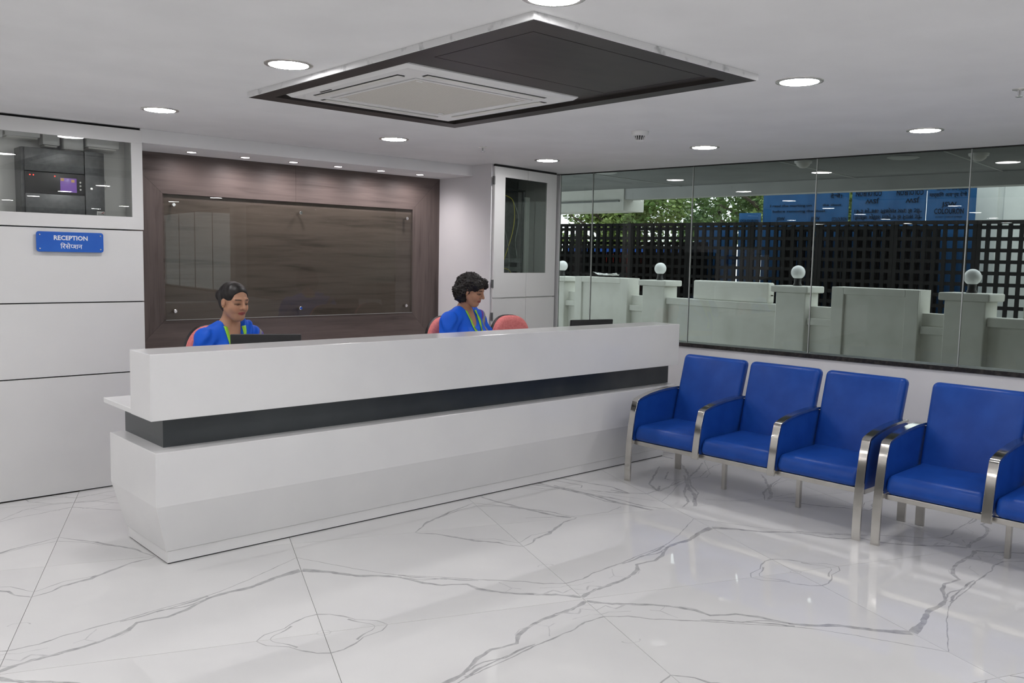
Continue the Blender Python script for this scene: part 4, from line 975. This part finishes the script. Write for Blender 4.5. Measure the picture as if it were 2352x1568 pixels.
fb = MB().prism(wq(2.98, 3.45, 7.24, 14), 'z', 2.22, 2.62).build('wide_fascia', M['concrete'], cn); MB().prism(wq(2.95, 2.98, 7.3, 14), 'z', 2.335, 2.35).build('drip_line', M['soffit'], cn)
for k, (x, y, lb) in enumerate(((7.60, 3.386, 'round white disc in the outdoor canopy near the middle'), (7.05, 6.31, 'round white disc in the outdoor canopy at far left'))):
    t = thing('canopy_disc', lb, 'lamp', (x, y, 2.5), group='round white canopy discs'); MB().lathe([(0, -.012), (.10, -.012), (.105, -.008), (.105, 0)], 28).build('diffuser', M['white'], t); MB().lathe([(.105, -.014), (.13, -.006), (.13, 0), (.105, 0)], 28).build('trim_ring', M['fascia'], t)  # plain white disc in a grey ring against the soffit
for k, (x, y, lb) in enumerate(((7.727, 2.822, 'white dome fixture under the canopy at right'), (7.367, 4.192, 'white dome fixture under the canopy in the middle'))):
    t = thing('canopy_dome', lb, 'dome fixture', (x, y, 2.5), group='white domes under the canopy'); MB().lathe([(0, -.02), (.075, -.02), (.08, 0)], 24).build('base', M['white'], t); MB().lathe([(0, -.065), (.03, -.06), (.055, -.042), (.065, -.02)], 24).build('dome', M['offwhite'], t)

# stacked black plastic pallets standing as a lattice
LA = Vector((12.8, 12.9)); Ld = Vector((.20878, -.97796)); LR = math.atan2(-.97796, .20878)   # local x runs along the stack to the right
LM = Matrix.Translation((LA.x, LA.y, -.16)) @ Matrix.Rotation(LR, 4, 'Z')
def pallet(label, s0, ncol, off, zlow, ztop, pw_=.157, rh=.176, bw=.056):
    p = LM @ Vector((s0, off, 0)); t = thing('plastic_pallet', label, 'pallet', p, LR, 'black plastic pallets beyond the boundary wall')
    W_ = ncol*pw_; zz0, zz1 = zlow+.16, ztop+.16; nr = int(round((zz1-zz0)/rh))
    vm = MB().box(-bw/2, bw/2, 0, .075, 0, zz1-zz0).mesh('bar', [M['pallet']]); hm = MB().box(0, W_, .01, .065, -bw/2, bw/2).mesh('bar', [M['pallet']])
    for k in range(ncol+1 if True else ncol): link('bar', vm, t, (min(max(k*pw_, bw/2), W_-bw/2), 0, zz0))
    for k in range(nr+1): link('bar', hm, t, (0, 0, min(max(zz0+k*rh, zz0+bw/2), zz1-bw/2)))
    # feet down to the ground
    for x in (.03, W_-.03): link('bar', MB().box(x-.03, x+.03, 0, .075, 0, zz0).mesh('bar', [M['pallet']]), t)
names = ['far left', 'second from far left', 'third from far left', 'fourth from far left', 'fourth from far right', 'third from far right', 'second from far right', 'far right']
for k in range(8): pallet('black plastic lattice pallet in the front row, %s of the stack' % names[k], -.55+k*1.2, 8, 0, .43, 2.30, pw_=.1495)
pallet('black plastic lattice pallet of the front row hidden behind the rack cabinet', -1.75, 8, 0, .43, 2.30, pw_=.1495)
for k in (0, 1, 2, 4, 5): pallet('black plastic lattice pallet in the second row, %s of the stack' % names[k], -.45+k*1.26, 8, .22, .43, 1.95 if k < 3 else 2.24)
for k in (0, 1, 2, 4, 5): pallet('black plastic lattice pallet in the third row, %s of the stack' % names[k], -.30+k*1.26, 8, .42, .43, 1.75 if k < 3 else 2.2)
# blue tarpaulins hung behind the pallets, printed
def tarp(label, s0, s1, z0, z1, off, lines):
    p = LM @ Vector(((s0+s1)/2, off, 0)); t = thing('blue_tarpaulin', label, 'tarpaulin', (p.x, p.y, 0), LR, 'blue tarpaulins behind the pallets')
    w_ = s1-s0; nx, nz = 40, 16; vs = []
    def yy(u, v): return .010*math.sin(u*17+s0)+.005*math.sin(u*41+v*3)+.004*math.sin(u*5+v*6)
    for i in range(nx+1):
        for j in range(nz+1): u, v = i/nx, j/nz; vs.append(((u-.5)*w_, yy(u*w_, v), z0+(z1-z0)*v))
    b = MB().add(vs, [(i*(nz+1)+j, (i+1)*(nz+1)+j, (i+1)*(nz+1)+j+1, i*(nz+1)+j+1) for i in range(nx) for j in range(nz)], 0, True)
    o = b.build('sheet', M['tarp'], t, fix=False); o.modifiers.new('thick', 'SOLIDIFY').thickness = .004
    for body, x, z, size, flip, wd in lines:
        me = text_mesh(body, size, size*.022); me.materials.clear(); me.materials.append(M['tarpink'])
        xs_ = [v.co.x for v in me.vertices]; k_ = wd/max(1e-6, (max(xs_)-min(xs_))) if xs_ else 1
        for v in me.vertices:
            vx, vz = v.co.x*k_, v.co.y
            if flip: vx, vz = -vx, -vz
            X_, Z_ = x+vx, z+vz; v.co = Vector((X_, yy((X_/w_+.5)*w_, (Z_-z0)/(z1-z0))-.026, Z_))
        link('print', me, t)
tarp('plain blue tarpaulin seen only through the lattice left of the small printed one', 2.95, 3.76, .3, 2.28, .62, [])
tarp('small blue tarpaulin left of the larger printed ones', 3.78, 4.20, .3, 2.50, .62, [('COLOURON', 0, 2.33, .07, False, .34)])
tarp('blue printed tarpaulin left of the narrow gap', 4.22, 5.74, .3, 3.05, .66, [('COLOURON', -.42, 2.90, .10, True, .32), ('COLOURON', .12, 2.90, .10, True, .32), ('I read the marking on', -.25, 2.60, .06, False, .75), ('the sheet', .48, 2.60, .06, False, .32), ('before removing the sheet', -.1, 2.50, .06, False, .95),
   ('JSW', -.42, 2.36, .08, False, .16), ('COLOURON', -.42, 2.26, .09, False, .36), ('JSW', .2, 2.36, .08, False, .16), ('COLOURON', .2, 2.26, .09, False, .36), ('\u0926\u0947\u0916\u0947\u0902\u0964', .55, 2.74, .09, False, .2), ('COLOURON', .62, 2.34, .09, False, .26)])
tarp('blue printed tarpaulin with upside-down lettering', 5.79, 6.98, .3, 3.05, .66, [('COLOURON', -.32, 2.84, .12, True, .42), ('COLOURON', .34, 2.84, .12, True, .42), ('JSW', -.26, 2.70, .10, True, .22), ('JSW', .38, 2.70, .10, True, .22),
   ('\u0936\u0940\u091f \u0915\u0947 \u0909\u092a\u0930 \u092e\u093e\u0930\u094d\u0915\u093f\u0902\u0917 \u0905\u0935\u0936\u094d\u092f \u0926\u0947\u0916\u0947\u0902\u0964', 0, 2.53, .09, True, 1.08), ('\u0936\u0940\u091f \u0932\u0917\u093e\u0928\u0947 \u0915\u0947 \u092a\u0936\u094d\u091a\u093e\u0924 \u092b\u093f\u0932\u094d\u092e \u0928\u093f\u0915\u093e\u0932\u0947\u0902\u0964', 0, 2.43, .09, True, 1.10)])
tarp('blue printed tarpaulin with upright lettering beside the white sheet wall', 6.99, 7.72, .3, 3.05, .64, [('\u092e\u093e\u0930\u094d\u0915\u093f\u0902\u0917 \u0905\u0935\u0936\u094d\u092f \u0926\u0947\u0916\u0947\u0902', -.05, 2.72, .08, False, .56), ('\u0936\u0940\u091f \u0915\u0947 \u0928\u093f\u0936\u093e\u0928 \u0928\u093f\u0915\u093e\u0932\u0947\u0902', .0, 2.82, .08, False, .5), ('JSW', -.02, 2.56, .10, False, .22), ('COLOURON', -.02, 2.44, .12, False, .44), ('colour coated sheets', -.02, 2.38, .035, False, .4)])
# ribbed white sheet wall on the right
p = LM @ Vector((7.55, 1.25, 0)); t = thing('sheet_metal_wall', 'ribbed white sheet metal wall beyond the pallets at right', 'sheet wall', (p.x, p.y, -.16), LR)
for k in range(34):  # sheets past the view are added to keep bright sky out of reflections
    x = k*.5; MB().prism([(x, 0), (x+.40, 0), (x+.42, .035), (x+.48, .035), (x+.50, 0), (x+.50, .01), (x+.485, .045), (x+.415, .045), (x+.395, .01), (x, .01)], 'z', 0, 3.4).build('sheet', M['sheet'], t)
struct(MB().box(6.5, 18, -1.4, -1.2, -.16, 4.2).build('added_shade_wall_right', M['concrete']))  # unseen wall, added to keep open sky light off the pillar sides
struct(MB().box(6.3, 11.6, 14.6, 14.8, -.16, 4.2).build('added_shade_wall_left', M['concrete']))  # unseen wall, added to cut the sky light on the left boundary wall
# parked van behind the pallets
p = LM @ Vector((.8, 1.9, 0)); t = thing('parked_van', 'red and blue parked van glimpsed through the pallets', 'van', (p.x, p.y, -.16), LR)
bevel(MB().prism([(-1.6, .35), (-1.6, 1.2), (-1.3, 1.85), (1.5, 1.9), (1.65, 1.2), (1.65, .35)], 'y', -.75, .75).build('body', M['vanred'], t), .06)
bevel(MB().prism([(-1.25, 1.86), (-1.2, 2.0), (1.4, 2.05), (1.5, 1.9)], 'y', -.7, .7).build('roof', M['vanblue'], t), .03)
for x in (-.85, 0, .85): MB().box(x-.35, x+.35, -.765, -.75, 1.3, 1.7).build('window', M['black'], t)
for x in (-1., 1.05):
    for y in (-.76, .56): q = MB().lathe([(0, 0), (.2, 0), (.3, .02), (.32, .05), (.32, .15), (.3, .2), (0, .2)], 24, axis='y'); q.v = [(a+x, c+y+.2, d+.32) for a, c, d in q.v]; q.build('wheel', M['rubber'], t)
# trees
def tree(label, s, off, h, cr, cz, n, leafm, seed):
    rnd = random.Random(seed); p = LM @ Vector((s, off, 0)); t = thing('leafy_tree', label, 'tree', (p.x, p.y, -.16), 0, 'trees beyond the pallets')
    b = MB().tube([(0, 0, 0), (.1, .05, h*.3), (-.05, .1, h*.55), (.1, 0, h*.8)], [.17, .14, .10, .05], 9)
    for k in range(7):
        a = 2*math.pi*k/7+rnd.random(); z = h*(.3+.07*k); b.tube([(0, .05, z), (cr*.4*math.cos(a), cr*.4*math.sin(a), z+.5), (cr*.8*math.cos(a), cr*.8*math.sin(a), z+.9)], [.07, .045, .02], 6)
    b.build('trunk', M['bark'], t)
    bl = []
    for k in range(34):
        a = rnd.random()*2*math.pi; r = cr*math.sqrt(rnd.random())*.9; bl.append((r*math.cos(a), r*math.sin(a), cz+(rnd.random()-.5)*2*cr*.75, .35+.5*rnd.random()))
    vs = []; fs = []
    for k in range(n):
        bx_, by_, bz_, br_ = bl[rnd.randrange(34)]; v = Vector((rnd.gauss(0, 1), rnd.gauss(0, 1), rnd.gauss(0, 1))).normalized()*br_*(.6+.45*rnd.random())
        c = Vector((bx_, by_, bz_))+v; d = Vector((rnd.gauss(0, 1), rnd.gauss(0, 1), rnd.gauss(0, .6))).normalized(); e_ = d.orthogonal().normalized(); e_ = Matrix.Rotation(rnd.random()*6.28, 3, d) @ e_; L = .045+.05*rnd.random()
        o = len(vs); vs += [c-d*L, c+e_*L*.45, c+d*L, c-e_*L*.45]; fs.append((o, o+1, o+2, o+3))
    MB().add(vs, fs).build('foliage', leafm, t, fix=False)['kind'] = 'stuff'
tree('bushy yellow-green tree at the left end of the window view', -.6, 4.2, 4.4, 1.7, 3.2, 15000, M['leaf'], 1)
tree('dark green tree behind the left half of the pallets', 2.4, 6.8, 5.4, 2.0, 3.8, 16000, M['leafd'], 2)
tree('mid green tree left of the blue tarpaulins', 4.6, 3.6, 4.8, 1.4, 3.4, 14000, M['leaf'], 3)
tree('tall dark tree far behind the pallets', -.4, 10.0, 6.0, 2.6, 4.2, 9000, M['leafd'], 4)
tree('distant dark tree behind the blue tarpaulins', 7.9, 8.2, 6.0, 2.4, 4.0, 8000, M['leafd'], 5)
